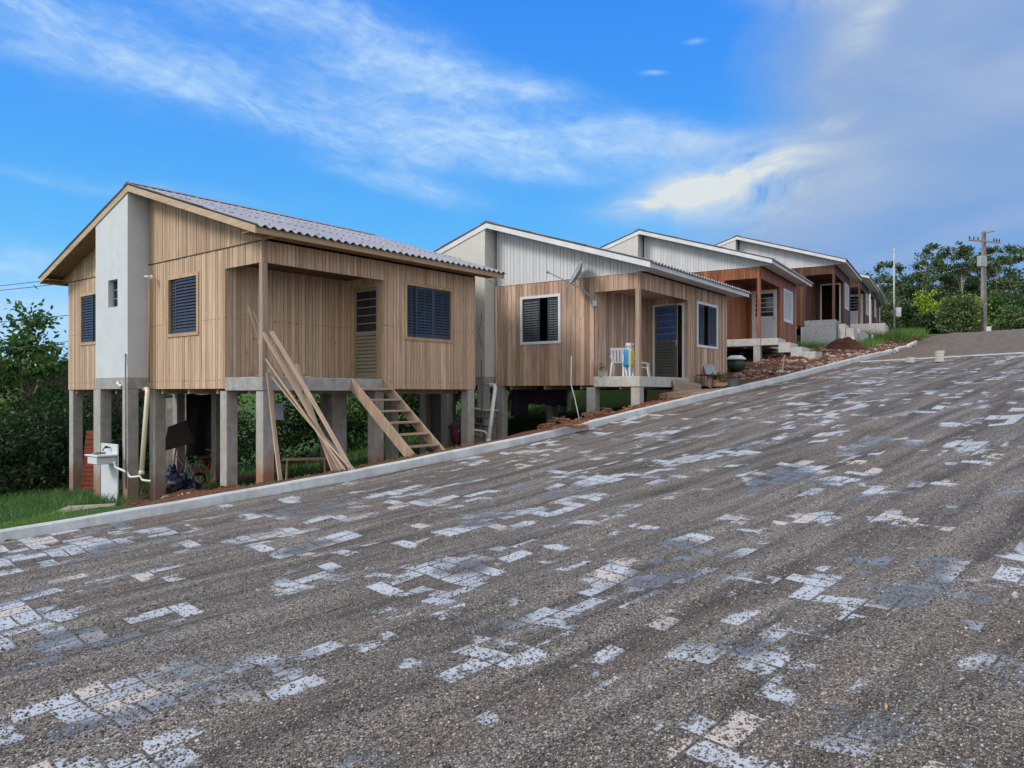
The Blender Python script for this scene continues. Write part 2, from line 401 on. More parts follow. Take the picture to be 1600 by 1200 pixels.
# ---------------------------------------------------------------- street path and terrain
KP = np.array([(-20.5, -3.5), (-14.2, 2.0), (-8.3, 7.1), (-2.4, 12.2), (3.93, 17.6), (11.1, 24.6), (15.6, 30.4), (19.4, 36.5), (26, 47.5), (36, 63), (52, 86), (90, 135)])
def catmull(P, n=40):
    P = np.vstack([2 * P[0] - P[1], P, 2 * P[-1] - P[-2]]); o = []
    for i in range(1, len(P) - 2):
        a, b, c, d = P[i - 1:i + 3]
        for t in np.arange(n) / n: o.append(.5 * ((2 * b) + (c - a) * t + (2 * a - 5 * b + 4 * c - d) * t * t + (3 * b - a - 3 * c + d) * t ** 3))
    o.append(P[-2]); return np.array(o)
KC = catmull(KP); KS = np.r_[0, np.cumsum(np.hypot(*np.diff(KC, axis=0).T))]
KT = np.gradient(KC, axis=0); KT /= np.hypot(*KT.T)[:, None]; KN = np.c_[KT[:, 1], -KT[:, 0]]     # KN points to the street side
ZS = np.array([0, 10, 14, 17.7, 19.06, 21.4, 23.8, 25.6, 28, 30.7, 33.2, 34.7, 36.8, 40.45, 43.35, 47, 57.35, 70, 88, 100, 116, 200])
ZV = np.array([-2.9, -2.3, -2.02, -1.76, -1.65, -1.465, -1.245, -1.04, -.765, -.36, -.02, .16, .42, .9, 1.25, 1.62, 2.54, 3.62, 5.0, 5.55, 6.0, 7.5]) + EYE
_ss = np.linspace(0, 200, 2001); _zz = np.interp(_ss, ZS, ZV); _k = np.hanning(25); _k /= _k.sum()
_zs = np.convolve(np.r_[np.full(12, _zz[0]), _zz, np.full(12, _zz[-1])], _k, 'valid')
def zk(s): return np.interp(s, _ss, _zs)
def P2(s, t=0):
    s = np.asarray(s, float)
    c = np.stack([np.interp(s, KS, KC[:, i]) for i in (0, 1)], -1); n = np.stack([np.interp(s, KS, KN[:, i]) for i in (0, 1)], -1)
    return c + n * np.asarray(t)[..., None]
def st(x, y):
    x = np.atleast_1d(np.asarray(x, float)); y = np.atleast_1d(np.asarray(y, float))
    S = np.empty(x.size); Tt = np.empty(x.size); q = np.c_[x.ravel(), y.ravel()]
    for i in range(0, len(q), 20000):
        d = q[i:i + 20000, None] - KC[None]; j = np.argmin((d ** 2).sum(-1), 1); r = np.arange(len(j))
        dd = d[r, j]; S[i:i + 20000] = KS[j] + (dd * KT[j]).sum(-1); Tt[i:i + 20000] = (dd * KN[j]).sum(-1)
    return S, Tt
def sstep(x, a, b):
    t = np.clip((x - a) / (b - a), 0, 1); return t * t * (3 - 2 * t)
def zroad(s, t): return zk(s) - .13 + np.interp(s, [0, 25, 35, 200], [.012, .015, .03, .03]) * np.clip(t, 0, 12)
DS = ([0, 22, 26, 30, 34, 38, 40, 42, 45, 50, 60, 200], [.62, .66, .95, 1.15, .85, .6, .25, -.15, -.25, -.1, .0, .02])
def zground(x, y):
    s, t = st(x, y); sh = np.shape(x); 
    u = -t
    dr = np.interp(s, *DS)
    zl = zk(s) - .04 - dr * sstep(u, .3, 4.3) - np.interp(s, [0, 30, 45, 60], [.02, .07, .05, .0]) * np.clip(u - 2.8, 0, 14)
    wv = .03 * np.sin(x * 2.1 + np.cos(y * 1.7) * 2) + .025 * np.sin(y * 3.3 + x * 1.3)
    zl = zl + np.ravel(wv) * sstep(u, .2, 1)
    zr = np.where(t < 22, zroad(s, t) - .30, zroad(s, t) - .02)
    z = np.where(t < 0.06, zl, zr)
    return z.reshape(sh) if sh else float(z[0])
def G(x, y, dz=0): return Vector((x, y, zground(x, y) + dz))
def gpx(px, Y): x = (px - 800) * Y / F; return G(x, Y)

def groundmat():
    m, T, b = mat('verge_ground')
    co = T.new('ShaderNodeTexCoord').outputs['Object']; uv = T.new('ShaderNodeUVMap', uv_map='st').outputs[0]
    s, t, _ = T.sep(uv)
    n = T.noise(co, .55, 6, .6); n2 = T.noise(co, 9, 6, .65); n3 = T.noise(co, 2.3, 5, .6)
    soil = T.mix(n2, (.075, .032, .021), (.21, .10, .066))
    grass = T.mix(n2, (.022, .055, .012), (.085, .15, .04))
    # grass at the lower end of the street and behind the houses; bare red soil under and between them
    g1 = T.rng(s, 21.3, 20.1); g2 = T.rng(t, -11, -14)
    g3 = T.rng(s, 58, 66)
    gm = T.m('MAXIMUM', T.m('MAXIMUM', g1, g2), T.m('MULTIPLY', g3, .9))
    g4 = T.m('MULTIPLY', T.rng(s, 25, 27), T.m('MULTIPLY', T.rng(t, -4.5, -6.0), T.rng(s, 46, 44)))
    gm = T.m('MAXIMUM', gm, g4)
    bare = T.m('MULTIPLY', T.m('MULTIPLY', T.rng(s, 19.8, 21.2), T.rng(s, 28, 26)), T.rng(t, -2.3, -3.0))
    gm = T.m('MULTIPLY', gm, T.m('SUBTRACT', 1, T.m('MULTIPLY', bare, T.rng(t, -12, -10))))
    gm = T.m('ADD', gm, T.m('MULTIPLY', T.m('SUBTRACT', n3, .5), 1.4))
    gm = T.rng(gm, .35, .65)
    c = T.mix(gm, soil, grass)
    T.L.new(c, b.inputs['Base Color']); b.inputs['Roughness'].default_value = .95; b.inputs['Specular IOR Level'].default_value = .1
    bump(T, b, T.noise(co, 14, 8, .7), .9, .05)
    return m
def build_ground():
    xs = np.unique(np.r_[np.linspace(-600, -60, 12), np.linspace(-60, -22, 20), np.linspace(-22, 34, 190), np.linspace(34, 90, 60), np.linspace(90, 700, 14)])
    ys = np.unique(np.r_[np.linspace(-60, -4, 14), np.linspace(-4, 46, 170), np.linspace(46, 150, 90), np.linspace(150, 900, 16)])
    X, Y = np.meshgrid(xs, ys); Z = zground(X, Y)
    S, Tt = st(X.ravel(), Y.ravel())
    nx, ny = len(xs), len(ys); i = np.arange(nx * ny).reshape(ny, nx)
    Fq = np.stack([i[:-1, :-1], i[:-1, 1:], i[1:, 1:], i[1:, :-1]], -1).reshape(-1, 4)
    o = npmesh('ground', np.c_[X.ravel(), Y.ravel(), Z.ravel()], Fq, groundmat(), smooth=True, uv=np.c_[S, Tt]); tag(o, kind='structure')
build_ground()

def roadmat():
    m, T, b = mat('paver_road')
    uv = T.new('ShaderNodeUVMap', uv_map='st').outputs[0]; s, t, _ = T.sep(uv)
    L = .33
    th = R(5); cs, sn = math.cos(th), math.sin(th)
    p = T.m('DIVIDE', T.m('ADD', T.m('MULTIPLY', s, cs), T.m('MULTIPLY', t, -sn)), L)
    q = T.m('DIVIDE', T.m('ADD', T.m('MULTIPLY', t, cs), T.m('MULTIPLY', s, sn)), L)
    ip, iq = T.m('FLOOR', p), T.m('FLOOR', q); fp, fq = T.m('FRACT', p), T.m('FRACT', q)
    par = T.m('MODULO', T.m('ABSOLUTE', T.m('ADD', ip, iq)), 2)
    def sel(a, b_): return T.m('ADD', T.m('MULTIPLY', a, T.m('SUBTRACT', 1, par)), T.m('MULTIPLY', b_, par))
    a = sel(fp, fq); bb = sel(fq, fp); b2 = T.m('MULTIPLY', bb, 2); half = T.m('FLOOR', b2); fb = T.m('FRACT', b2)
    e1 = T.m('MINIMUM', a, T.m('SUBTRACT', 1, a)); e2 = T.m('MULTIPLY', T.m('MINIMUM', fb, T.m('SUBTRACT', 1, fb)), .5)
    edge = T.m('MULTIPLY', T.m('MINIMUM', e1, e2), L)
    wn = T.new('ShaderNodeTexWhiteNoise', noise_dimensions='3D')
    T.L.new(T.comb(ip, iq, T.m('ADD', half, .5)), wn.inputs[0]); rb = wn.outputs[0]; rc = T.sep(wn.outputs[1])
    v3 = T.comb(s, t, 0)
    big = T.noise(T.comb(T.m('MULTIPLY', s, .62), T.m('MULTIPLY', t, 1.05), 0), 1, 3, .5)
    big2 = T.noise(T.comb(T.m('MULTIPLY', s, 1.1), T.m('MULTIPLY', t, 1.9), 5), 1, 3, .55)
    fine = T.noise(v3, 38, 5, .7); fine2 = T.noise(v3, 9, 4, .6)
    grit = T.vor(v3, 115); gr = T.sep(grit.outputs['Color'])[0]
    ex = T.m('ADD', T.m('MULTIPLY', big, .75), T.m('MULTIPLY', big2, .62))
    ex = T.m('ADD', ex, T.m('MULTIPLY', rb, .26))
    ex = T.m('ADD', ex, T.m('MULTIPLY', T.m('SUBTRACT', fine2, .5), .16))
    ex = T.m('ADD', ex, T.m('MULTIPLY', T.m('SUBTRACT', fine, .5), .14))
    far = T.m('SUBTRACT', T.rng(s, 30, 46, 0, .02), T.rng(s, 27, 20, 0, .035))
    mask = T.rng(T.m('SUBTRACT', ex, far), .900, .920)
    joint = T.rng(T.m('ADD', edge, T.m('MULTIPLY', T.m('SUBTRACT', fine, .5), .010)), .004, .011)
    chips = T.m('LESS_THAN', gr, .80)
    lump = T.rng(T.noise(v3, 24, 2), .64, .67, 1, 0)
    mask = T.m('MULTIPLY', mask, joint); mask = T.m('MULTIPLY', mask, lump)
    cover = T.rng(T.m('SUBTRACT', ex, far), .90, .95, .78, .975)
    mask = T.m('MULTIPLY', mask, T.m('LESS_THAN', gr, cover))
    mask = T.m('MULTIPLY', mask, T.rng(s, 42.0, 42.7, 1, 0))
    # gravel
    gcol = T.ramp(gr, [(0, (.045, .042, .041)), (.35, (.105, .097, .091)), (.7, (.19, .173, .158)), (.93, (.30, .275, .245)), (1, (.5, .46, .39))])
    g2 = T.noise(T.comb(T.m('MULTIPLY', s, .5), T.m('MULTIPLY', t, 1.6), 2), 1, 5, .6)
    gcol = T.mix(T.rng(g2, .45, .75, 0, .45), gcol, (.10, .068, .045))
    ruts = T.noise(T.comb(T.m('MULTIPLY', s, .35), T.m('MULTIPLY', t, 3.6), 7), 1, 4, .6, .4)
    k = T.rng(ruts, .36, .62, .50, 1.28)  # darkens the grooves in colour, standing for shade beside the gravel ridges
    gcol = T.mix(1.0, gcol, T.comb(k, k, k), 'MULTIPLY')
    gcol = T.mix(T.m('MULTIPLY', T.rng(s, 42.2, 43.0), .7), gcol, T.mix(g2, (.12, .092, .072), (.20, .165, .13)))
    wash = T.m('MULTIPLY', T.rng(t, 1.6, .1), T.rng(T.noise(v3, .9, 5, .6), .42, .62)); wash = T.m('MULTIPLY', wash, T.rng(s, 26, 33, .25, .8))
    gcol = T.mix(wash, gcol, T.mix(gr, (.10, .05, .03), (.24, .13, .08)))
    # paver faces: pale ones and damp dark ones, sky's blue cast put into both colours
    damp = T.rng(T.noise(T.comb(T.m('MULTIPLY', s, .8), T.m('MULTIPLY', t, .9), 11), 1, 3), .50, .59)
    pc = T.mix(T.rng(rb, 0, 1), (.30, .34, .395), (.44, .475, .52))
    pc = T.mix(T.m('MULTIPLY', T.m('GREATER_THAN', rc[1], .82), .8), pc, (.50, .43, .38))
    pc = T.mix(T.m('MULTIPLY', damp, T.rng(rc[0], .1, .6, .55, 1)), pc, (.115, .130, .150))
    dirt = T.noise(v3, 6, 6, .7)
    pc = T.mix(T.rng(dirt, .5, .75, 0, .55), pc, (.20, .19, .18))
    c = T.mix(mask, gcol, pc)
    T.L.new(c, b.inputs['Base Color'])
    T.L.new(T.rng(mask, 0, 1, .9, .5), b.inputs['Roughness']); b.inputs['Specular IOR Level'].default_value = .35
    h = T.m('ADD', T.m('MULTIPLY', T.m('SUBTRACT', 1, mask), T.m('ADD', T.m('MULTIPLY', gr, .9), T.m('MULTIPLY', fine, .8))), T.m('MULTIPLY', ruts, .5))
    bump(T, b, h, 1.0, .010)
    return m
def build_road():
    sv = np.unique(np.r_[np.arange(2, 16, .5), np.arange(16, 36, .10), np.arange(36, 60, .25), np.arange(60, 130, .8)])
    tv = np.unique(np.r_[np.arange(0.10, 14, .10), np.arange(14, 24.1, .5)])
    S, Tt = np.meshgrid(sv, tv); P = P2(S, Tt); z = zroad(S, Tt)
    near = sstep(-S, -40, -30)
    z = z + near * .017 * np.sin(Tt * 6.0 + .8 * np.sin(S * .7) + .4 * np.sin(S * 1.9)) + near * .006 * np.sin(S * 2.3 + Tt * 1.7)
    fr = sstep(S, 45, 50)
    z = z + fr * (.07 * np.sin(S * 1.3 + 2 * np.sin(Tt * .8)) + .035 * np.sin(Tt * 1.9 + np.sin(S * .9) * 2))
    nx, ny = len(sv), len(tv); i = np.arange(nx * ny).reshape(ny, nx)
    Fq = np.stack([i[:-1, :-1], i[1:, :-1], i[1:, 1:], i[:-1, 1:]], -1).reshape(-1, 4)
    o = npmesh('road', np.c_[P.reshape(-1, 2), z.ravel()], Fq, roadmat(), smooth=True, uv=np.c_[S.ravel(), Tt.ravel()]); tag(o, kind='structure')
build_road()

def build_kerb():
    mb = MB(); segs = np.arange(2, 45.6, .25); prof = [(-.13, -.5), (-.13, .0), (-.115, .012), (0.0, .012), (.02, -.003), (.045, -.11), (.05, -.35)]
    rows = []
    for s_ in segs:
        z = float(zk(s_)); wob = .006 * math.sin(s_ * 1.9) + .008 * math.sin(s_ * .83)
        rows.append([(*P2(s_, a + .05 + wob), z + b + .003 * math.sin(s_ * 5)) for a, b in prof])
    n = len(prof)
    for r in rows: mb.v += r
    for i in range(len(rows) - 1):
        for j in range(n - 1):
            mb.face([i * n + j, i * n + j + 1, (i + 1) * n + j + 1, (i + 1) * n + j], (.5, .5, .5))
    mb.face(list(range((len(rows) - 1) * n, len(rows) * n)), (.5, .5, .5))
    tag(mb.build('kerb', M['kerb']), kind='structure')
    # concrete strip that closes the paved part of the road
    mb = MB()
    for k in range(24):
        t0, t1 = .2 + k * .6, .2 + k * .6 + .597
        a = P2(42.3, t0); b = P2(42.3, t1); d = P2(42.45, t0) - a
        za, zb = zroad(42.3, t0) + .035, zroad(42.3, t1) + .035
        mb.hexa([(*a, za - .2), (*b, zb - .2), (*(b + d), zb - .2), (*(a + d), za - .2), (*a, za), (*b, zb), (*(b + d), zb), (*(a + d), za)])
    tag(mb.build('concrete_strip', M['kerb']), kind='structure')
    first = None
    for k in range(26):
        s_ = 45.75 + k * .46
        if k % 7 == 5: continue
        h = .13 + .05 * random.random(); p = P2(s_, 0.02)
        if first is None:
            mb = MB(); mb.box(-.075, .075, -.21, .21, -.35, .14)
            first = mb.build('kerb_block', M['kerb'], bevel=.02); o = first
        else: o = first.copy(); col.objects.link(o)
        tg = P2(s_ + .1, 0) - P2(s_ - .1, 0)
        o.location = (p[0], p[1], float(zk(s_)) - .13 + random.uniform(-.03, .02))
        o.rotation_euler = (random.uniform(-.06, .06), random.uniform(-.1, .1), math.atan2(tg[1], tg[0]) - math.pi / 2 + random.uniform(-.07, .07))
        tag(o, 'pale upright concrete block in the loose kerb row at the top of the street', 'kerb block', 'loose kerb blocks up the street')
build_kerb()

# ---------------------------------------------------------------- houses
D = dict(vp=1.225, v1=2.266, v2=3.395, vb=4.311, bp=.467, bw=1.563, V=8.556, up=2.915, W1=3.566, W2=4.966, U=5.837, zSeam=2.709, zS=.211, wz1=1.153, wz2=2.286, zt=.246, vr=4.246, zr=4.376, k=.318, oe=.527, og=.49, tE=.117, H=2.098)
D = type('D', (), D); zL = D.zS + D.H
def roofz(v): return D.zr - D.k * abs(v - D.vr)
ZE = roofz(-D.oe) - D.tE            # soffit height
def boards(mb, O, d, nrm, a0, a1, z0, z1, w, holes=(), thick=.02, jit=.005, gap=.009, back=True):
    """upright boards along direction d from O; z1 may be a function of a"""
    O, d, nrm = Vector(O), Vector(d), Vector(nrm)
    fz = z1 if callable(z1) else (lambda a: z1)
    cuts = [a0]; a = a0
    while a < a1 - 1e-4:
        nx = min(a + w * random.uniform(.92, 1.08), a1)
        if a1 - nx < w * .3: nx = a1
        for h in holes:
            for e in (h[0], h[1]):
                if a + .002 < e < nx - .002: cuts.append(e)
        cuts.append(nx); a = nx
    cuts = sorted(set(cuts)); colr = None
    for i in range(len(cuts) - 1):
        b, c = cuts[i], cuts[i + 1]
        colr = (random.random(), random.random(), random.random())
        segs = [(z0, None)]; mid = (b + c) / 2
        for h in sorted([h for h in holes if h[0] < mid < h[1]], key=lambda h: h[2]):
            segs[-1] = (segs[-1][0], h[2]); segs.append((h[3], None))
        pr = random.uniform(-jit, jit)
        for lo, hi in segs:
            zb, zc = (hi, hi) if hi is not None else (fz(b), fz(c))
            if zb - lo < .01 and zc - lo < .01: continue
            g = gap / 2
            def pt(a_, z_, o_): return O + d * a_ + nrm * o_ + Vector((0, 0, z_))
            mb.hexa([pt(b + g, lo, 0), pt(c - g, lo, 0), pt(c - g, lo, thick + pr), pt(b + g, lo, thick + pr),
                     pt(b + g, zb, 0), pt(c - g, zc, 0), pt(c - g, zc, thick + pr), pt(b + g, zb, thick + pr)], colr)
            if back: mb.hexa([pt(b, lo, -.03), pt(c, lo, -.03), pt(c, lo, -.001), pt(b, lo, -.001), pt(b, zb, -.03), pt(c, zc, -.03), pt(c, zc, -.001), pt(b, zb, -.001)], (.1, .5, .3))

def frame_box(mb, O, d, n, a0, a1, z0, z1, w, dep0, dep1, sill=True):
    O, d, n = Vector(O), Vector(d), Vector(n)
    def bx(a, b, lo, hi):
        def pt(x, z, o): return O + d * x + n * o + Vector((0, 0, z))
        c = (random.random(), random.random(), .2)
        mb.hexa([pt(a, lo, dep0), pt(b, lo, dep0), pt(b, lo, dep1), pt(a, lo, dep1), pt(a, hi, dep0), pt(b, hi, dep0), pt(b, hi, dep1), pt(a, hi, dep1)], c)
    bx(a0 - w, a0, z0, z1); bx(a1, a1 + w, z0, z1); bx(a0 - w, a1 + w, z1, z1 + w)
    if sill: bx(a0 - w, a1 + w, z0 - w, z0)

def louvre(mb, O, d, n, a0, a1, z0, z1, dep, st_=.045, pitch=.064, split=True):
    O, d, n = Vector(O), Vector(d), Vector(n)
    def bx(a, b, lo, hi, o0, o1, tilt=0):
        def pt(x, z, o): return O + d * x + n * o + Vector((0, 0, z))
        mb.hexa([pt(a, lo, o0 + tilt), pt(b, lo, o0 + tilt), pt(b, lo, o1 + tilt), pt(a, lo, o1 + tilt), pt(a, hi, o0), pt(b, hi, o0), pt(b, hi, o1), pt(a, hi, o1)])
    bx(a0, a0 + st_, z0, z1, dep - .012, dep + .012); bx(a1 - st_, a1, z0, z1, dep - .012, dep + .012)
    bx(a0 + st_, a1 - st_, z0, z0 + st_, dep - .012, dep + .012); bx(a0 + st_, a1 - st_, z1 - st_, z1, dep - .012, dep + .012)
    if split: m_ = (a0 + a1) / 2; bx(m_ - .012, m_ + .012, z0 + st_, z1 - st_, dep - .01, dep + .011)
    z = z0 + st_ + .002
    while z + pitch < z1 - st_ + .012:
        bx(a0 + st_, a1 - st_, z, z + pitch * .86, dep - .016, dep - .010, .030); z += pitch
    bx(a0 + st_, a1 - st_, z0 + st_, z1 - st_, dep - .024, dep - .020)

def window(h, O, d, n, a0, a1, z0, z1, stl, panels, tw=.07):
    mb = MB(); frame_box(mb, O, d, n, a0, a1, z0, z1, tw, -.06, .042)
    w = mb.build('window', stl['frame'], h)
    for i, (p0, p1, dep) in enumerate(panels):
        mb = MB(); W_ = a1 - a0
        louvre(mb, O, d, n, a0 + .006 + p0 * (W_ - .012), a0 + .006 + p1 * (W_ - .012), z0 + .006, z1 - .006, dep)
        mb.build('shutter', stl['shut'], w)
    return w

def corr(mb, x0, x1, v0, v1, per=.177, amp=.024, rows=3, seg=8, far=False):
    """corrugated courses from the ridge v0 down to the eave v1, ribs run down the slope"""
    nx = int((x1 - x0) / per * seg); sg = 1 if v1 > v0 else -1
    zf = lambda v: D.zr - D.k * abs(v - D.vr) - .012
    L_ = abs(v1 - v0)
    for r in range(rows):
        a, b = L_ * r / rows - (.0 if r == 0 else .12), L_ * (r + 1) / rows
        b0 = len(mb.v)
        for q in (a, b):
            lift = .010 if q == b and r < rows - 1 else 0
            if q == b and r < rows - 1: lift = .014
            for i in range(nx + 1):
                x = x0 + (x1 - x0) * i / nx; v = v0 + sg * q
                mb.v.append((x, v, zf(v) + lift + amp * math.cos(2 * math.pi * (x - x0) / per)))
        cc = (random.random(),) * 3
        for i in range(nx):
            q4 = [b0 + i, b0 + i + 1, b0 + nx + 2 + i, b0 + nx + 1 + i]
            mb.face(q4 if sg < 0 else q4[::-1], cc)
        if not far:
            for x in np.arange(x0 + 2 * per, x1, 3 * per):
                for qq in (a + .3, b - .16):
                    v = v0 + sg * qq; z = zf(v) + amp
                    mb.box(x - .014, x + .014, v - .014, v + .014, z - .01, z + .024, (.1, .1, .1))

def house(X, Y, az, zc, S):
    h = thing('stilt_house', (X, Y, zc + EYE), math.pi / 2 - az, S['label'], 'house', None)
    ca, sa = math.cos(az), math.sin(az)
    def loc2w(u, v): return X + u * sa - v * ca, Y + u * ca + v * sa
    bwid = S['bw']; far = S.get('far', False)
    WM, GM = S['wall'], S['gable']
    gw = (D.v1, D.v2, D.wz1, D.wz2); fw = (D.W1, D.W2, D.wz1, D.wz2); lw = (6.55, 7.75, D.wz1, D.wz2)
    top = D.zSeam
    # gable side walls
    mb = MB()
    boards(mb, (0, 0, 0), (0, 1, 0), (-1, 0, 0), D.vp, D.vb, 0, top, bwid, [gw])
    mb.build('side_wall', WM, h); mb = MB()
    boards(mb, (0, 0, 0), (0, 1, 0), (-1, 0, 0), D.vb + D.bw, D.V, 0, top, bwid, [lw])
    mb.build('side_wall', WM, h); mb = MB()
    boards(mb, (0, 0, 0), (0, 1, 0), (-1, 0, 0), 0, D.vp - .001, zL, top, bwid)
    mb.build('porch_band', WM, h)
    mb = MB()
    ft = lambda v: min(roofz(v) - .05, 99)
    off = .006
    boards(mb, (-off, 0, 0), (0, 1, 0), (-1, 0, 0), -D.oe + .03, D.vr, top + .004, ft, S.get('gbw', bwid))
    mb.build('gable', GM, h); mb = MB()
    boards(mb, (-off, 0, 0), (0, 1, 0), (-1, 0, 0), D.vb + D.bw, D.V + D.oe - .03, top + .004, ft, S.get('gbw', bwid))
    mb.build('gable', GM, h)
    mb = MB(); mb.box(-.034, -.018, .02, D.vb, top - .012, top + .006, (.2, .2, .9)); mb.box(-.034, -.018, D.vb + D.bw, D.V, top - .012, top + .006, (.2, .2, .9))
    mb.build('seam_batten', S['seam'], h)
    # front wall
    mb = MB()
    boards(mb, (0, 0, 0), (1, 0, 0), (0, -1, 0), D.up, D.U, 0, top, bwid, [fw])
    mb.build('front_wall', WM, h); mb = MB()
    boards(mb, (0, 0, 0), (1, 0, 0), (0, -1, 0), 0, D.up - .001, zL, top, bwid)
    mb.build('porch_band', WM, h)
    # rear and far walls
    mb = MB()
    boards(mb, (0, D.V, 0), (1, 0, 0), (0, 1, 0), 0, D.U, 0, top, bwid)
    mb.build('rear_wall', WM, h); mb = MB()
    boards(mb, (D.U, 0, 0), (0, 1, 0), (1, 0, 0), 0, D.V, 0, ft, bwid)
    mb.build('far_wall', WM, h)
    # porch recess
    dh = (.15, .96, D.zS + .01, D.zS + 1.98)
    mb = MB()
    boards(mb, (0, D.vp, 0), (1, 0, 0), (0, -1, 0), 0.03, D.up, D.zS, zL + .1, bwid)
    boards(mb, (D.up, 0, 0), (0, 1, 0), (-1, 0, 0), 0.0, D.vp - .03, D.zS, zL + .1, bwid, [dh])
    mb.build('porch_wall', S.get('pwall', WM), h)
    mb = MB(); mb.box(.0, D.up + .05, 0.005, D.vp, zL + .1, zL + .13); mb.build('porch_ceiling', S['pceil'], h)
    mb = MB(); mb.box(-.025, D.up + .01, -.03, D.vp + .01, -.045, D.zS); mb.build('porch_slab', S['slab'], h, bevel=.012)
    mb = MB(); pw = .11; mb.box(-.02, -.02 + pw, -.02, -.02 + pw, D.zS, zL); mb.build('porch_post', S['post'], h, bevel=.006)
    # floor deck and inside blackness of the closed house
    mb = MB(); mb.box(.04, D.U - .04, D.vp + .04, D.V - .04, .02, .14); mb.box(D.up + .04, D.U - .04, .04, D.vp + .04, .02, .14)
    for v in np.arange(.5, D.V - .2, 1.1): mb.box(.05, D.U - .05, v, v + .06, -.10, .018)
    mb.build('floor_deck', M['wood_grey'], h)
    # trims on the corners
    # door
    mb = MB(); frame_box(mb, (D.up, 0, 0), (0, 1, 0), (-1, 0, 0), dh[0], dh[1], dh[2], dh[3], .06, -.05, .035, sill=False)
    dr = mb.build('door', S['dframe'], h)
    if S['door'] != 'open':
        mb = MB(); w_ = dh[1] - dh[0]; ang = S.get('ajar', 0)
        pv = Vector((D.up, dh[1], 0)); dd = Vector((math.sin(ang), -math.cos(ang), 0)); nn = Vector((-math.cos(ang), -math.sin(ang), 0))
        zm = dh[2] + .98
        def bx(mb, a, b, lo, hi, o0, o1, tilt=0):
            def pt(x, z, o): return pv + dd * x + nn * o + Vector((0, 0, z))
            mb.hexa([pt(a, lo, o0 + tilt), pt(b, lo, o0 + tilt), pt(b, lo, o1 + tilt), pt(a, lo, o1 + tilt), pt(a, hi, o0), pt(b, hi, o0), pt(b, hi, o1), pt(a, hi, o1)])
        bx(mb, .004, .07, dh[2] + .01, dh[3] - .005, -.015, .015); bx(mb, w_ - .07, w_ - .004, dh[2] + .01, dh[3] - .005, -.015, .015)
        bx(mb, .07, w_ - .07, dh[2] + .01, dh[2] + .08, -.015, .015); bx(mb, .07, w_ - .07, zm, zm + .05, -.015, .015); bx(mb, .07, w_ - .07, dh[3] - .07, dh[3] - .005, -.015, .015)
        z = dh[2] + .085
        while z < zm - .03: bx(mb, .07, w_ - .07, z, z + .060, -.014, -.006, .034); z += .078
        bx(mb, .07, w_ - .07, dh[2] + .08, zm, -.02, -.016)
        mb.build('door_leaf', S['dleaf'], dr)
        mb = MB()
        for i in range(1, 5): z = zm + .05 + (dh[3] - zm - .12) * i / 5; bx(mb, .07, w_ - .07, z - .009, z + .009, -.004, .014)
        mb.build('door_bars', S['dbars'], dr)
        mb = MB(); bx(mb, .07, w_ - .07, zm + .05, dh[3] - .07, -.012, -.008); mb.build('door_glass', M['curtain'] if S.get('curtain') else M['glass'], dr)
        mb = MB(); bx(mb, w_ - .05, w_ - .02, zm - .10, zm + .04, .015, .03); bx(mb, w_ - .13, w_ - .02, zm, zm + .018, .03, .05); mb.build('door_handle', M['greymetal'], dr)
    # windows
    window(h, (0, 0, 0), (0, 1, 0), (-1, 0, 0), *gw, S, S['gp'])
    window(h, (0, 0, 0), (1, 0, 0), (0, -1, 0), *fw, S, S['fp'])
    window(h, (0, 0, 0), (0, 1, 0), (-1, 0, 0), *lw, S, [(0, .5, -.02), (.48, 1, .005)])
    # bathroom block
    mb = MB(); v0, v1 = D.vb, D.vb + D.bw; x0 = -D.bp; rt = lambda v: roofz(v) - .06
    hv0, hv1, hz0, hz1 = 4.78, 5.24, 1.80, 2.40
    def slabx(va, vb_, za, fa):
        mb.hexa([(x0, va, za), (x0 + .14, va, za), (x0 + .14, vb_, za), (x0, vb_, za), (x0, va, fa(va)), (x0 + .14, va, fa(va)), (x0 + .14, vb_, fa(vb_)), (x0, vb_, fa(vb_))])
    slabx(v0, hv0, D.zt, rt); slabx(hv1, v1, D.zt, rt); slabx(hv0, hv1, D.zt, lambda v: hz0); slabx(hv0, hv1, hz1, rt)
    for va, vb_ in ((v0, v0 + .12), (v1 - .12, v1)):
        mb.hexa([(x0 + .14, va, D.zt), (.6, va, D.zt), (.6, vb_, D.zt), (x0 + .14, vb_, D.zt), (x0 + .14, va, rt(va)), (.6, va, rt(va)), (.6, vb_, rt(vb_)), (x0 + .14, vb_, rt(vb_))])
    mb.box(x0 + .14, .6, v0 + .12, v1 - .12, D.zt, D.zt + .1)
    tw = mb.build('bathroom_block', S['plaster'], h)
    mb = MB()
    for a, b, c, d_ in ((hv0 + .01, hv0 + .03, hz0, hz1), (hv1 - .03, hv1 - .01, hz0, hz1), (hv0, hv1, hz0 + .005, hz0 + .02), (hv0, hv1, hz1 - .02, hz1 - .005), (hv0, hv1, hz0 + .19, hz0 + .21), (hv0, hv1, hz0 + .38, hz0 + .40)):
        mb.box(x0 + .105, x0 + .125, a, b, c, d_)
    sw = mb.build('window', M['bars'], h)
    mb = MB(); mb.box(x0 + .126, x0 + .132, hv0 + .005, hv1 - .005, hz0 + .005, hz1 - .005); mb.build('pane', M['glass'], sw)
    mb = MB(); mb.box(x0, x0 + .2, v0, v1, .0, D.zt - .004); mb.box(x0 + .2, .25, v0, v0 + .2, .0, D.zt - .004); mb.box(x0 + .2, .25, v1 - .2, v1, .0, D.zt - .004)
    mb.build('bathroom_beam', M['concrete'], h, bevel=.006)
    # stilts
    ps = S.get('pile', .12)
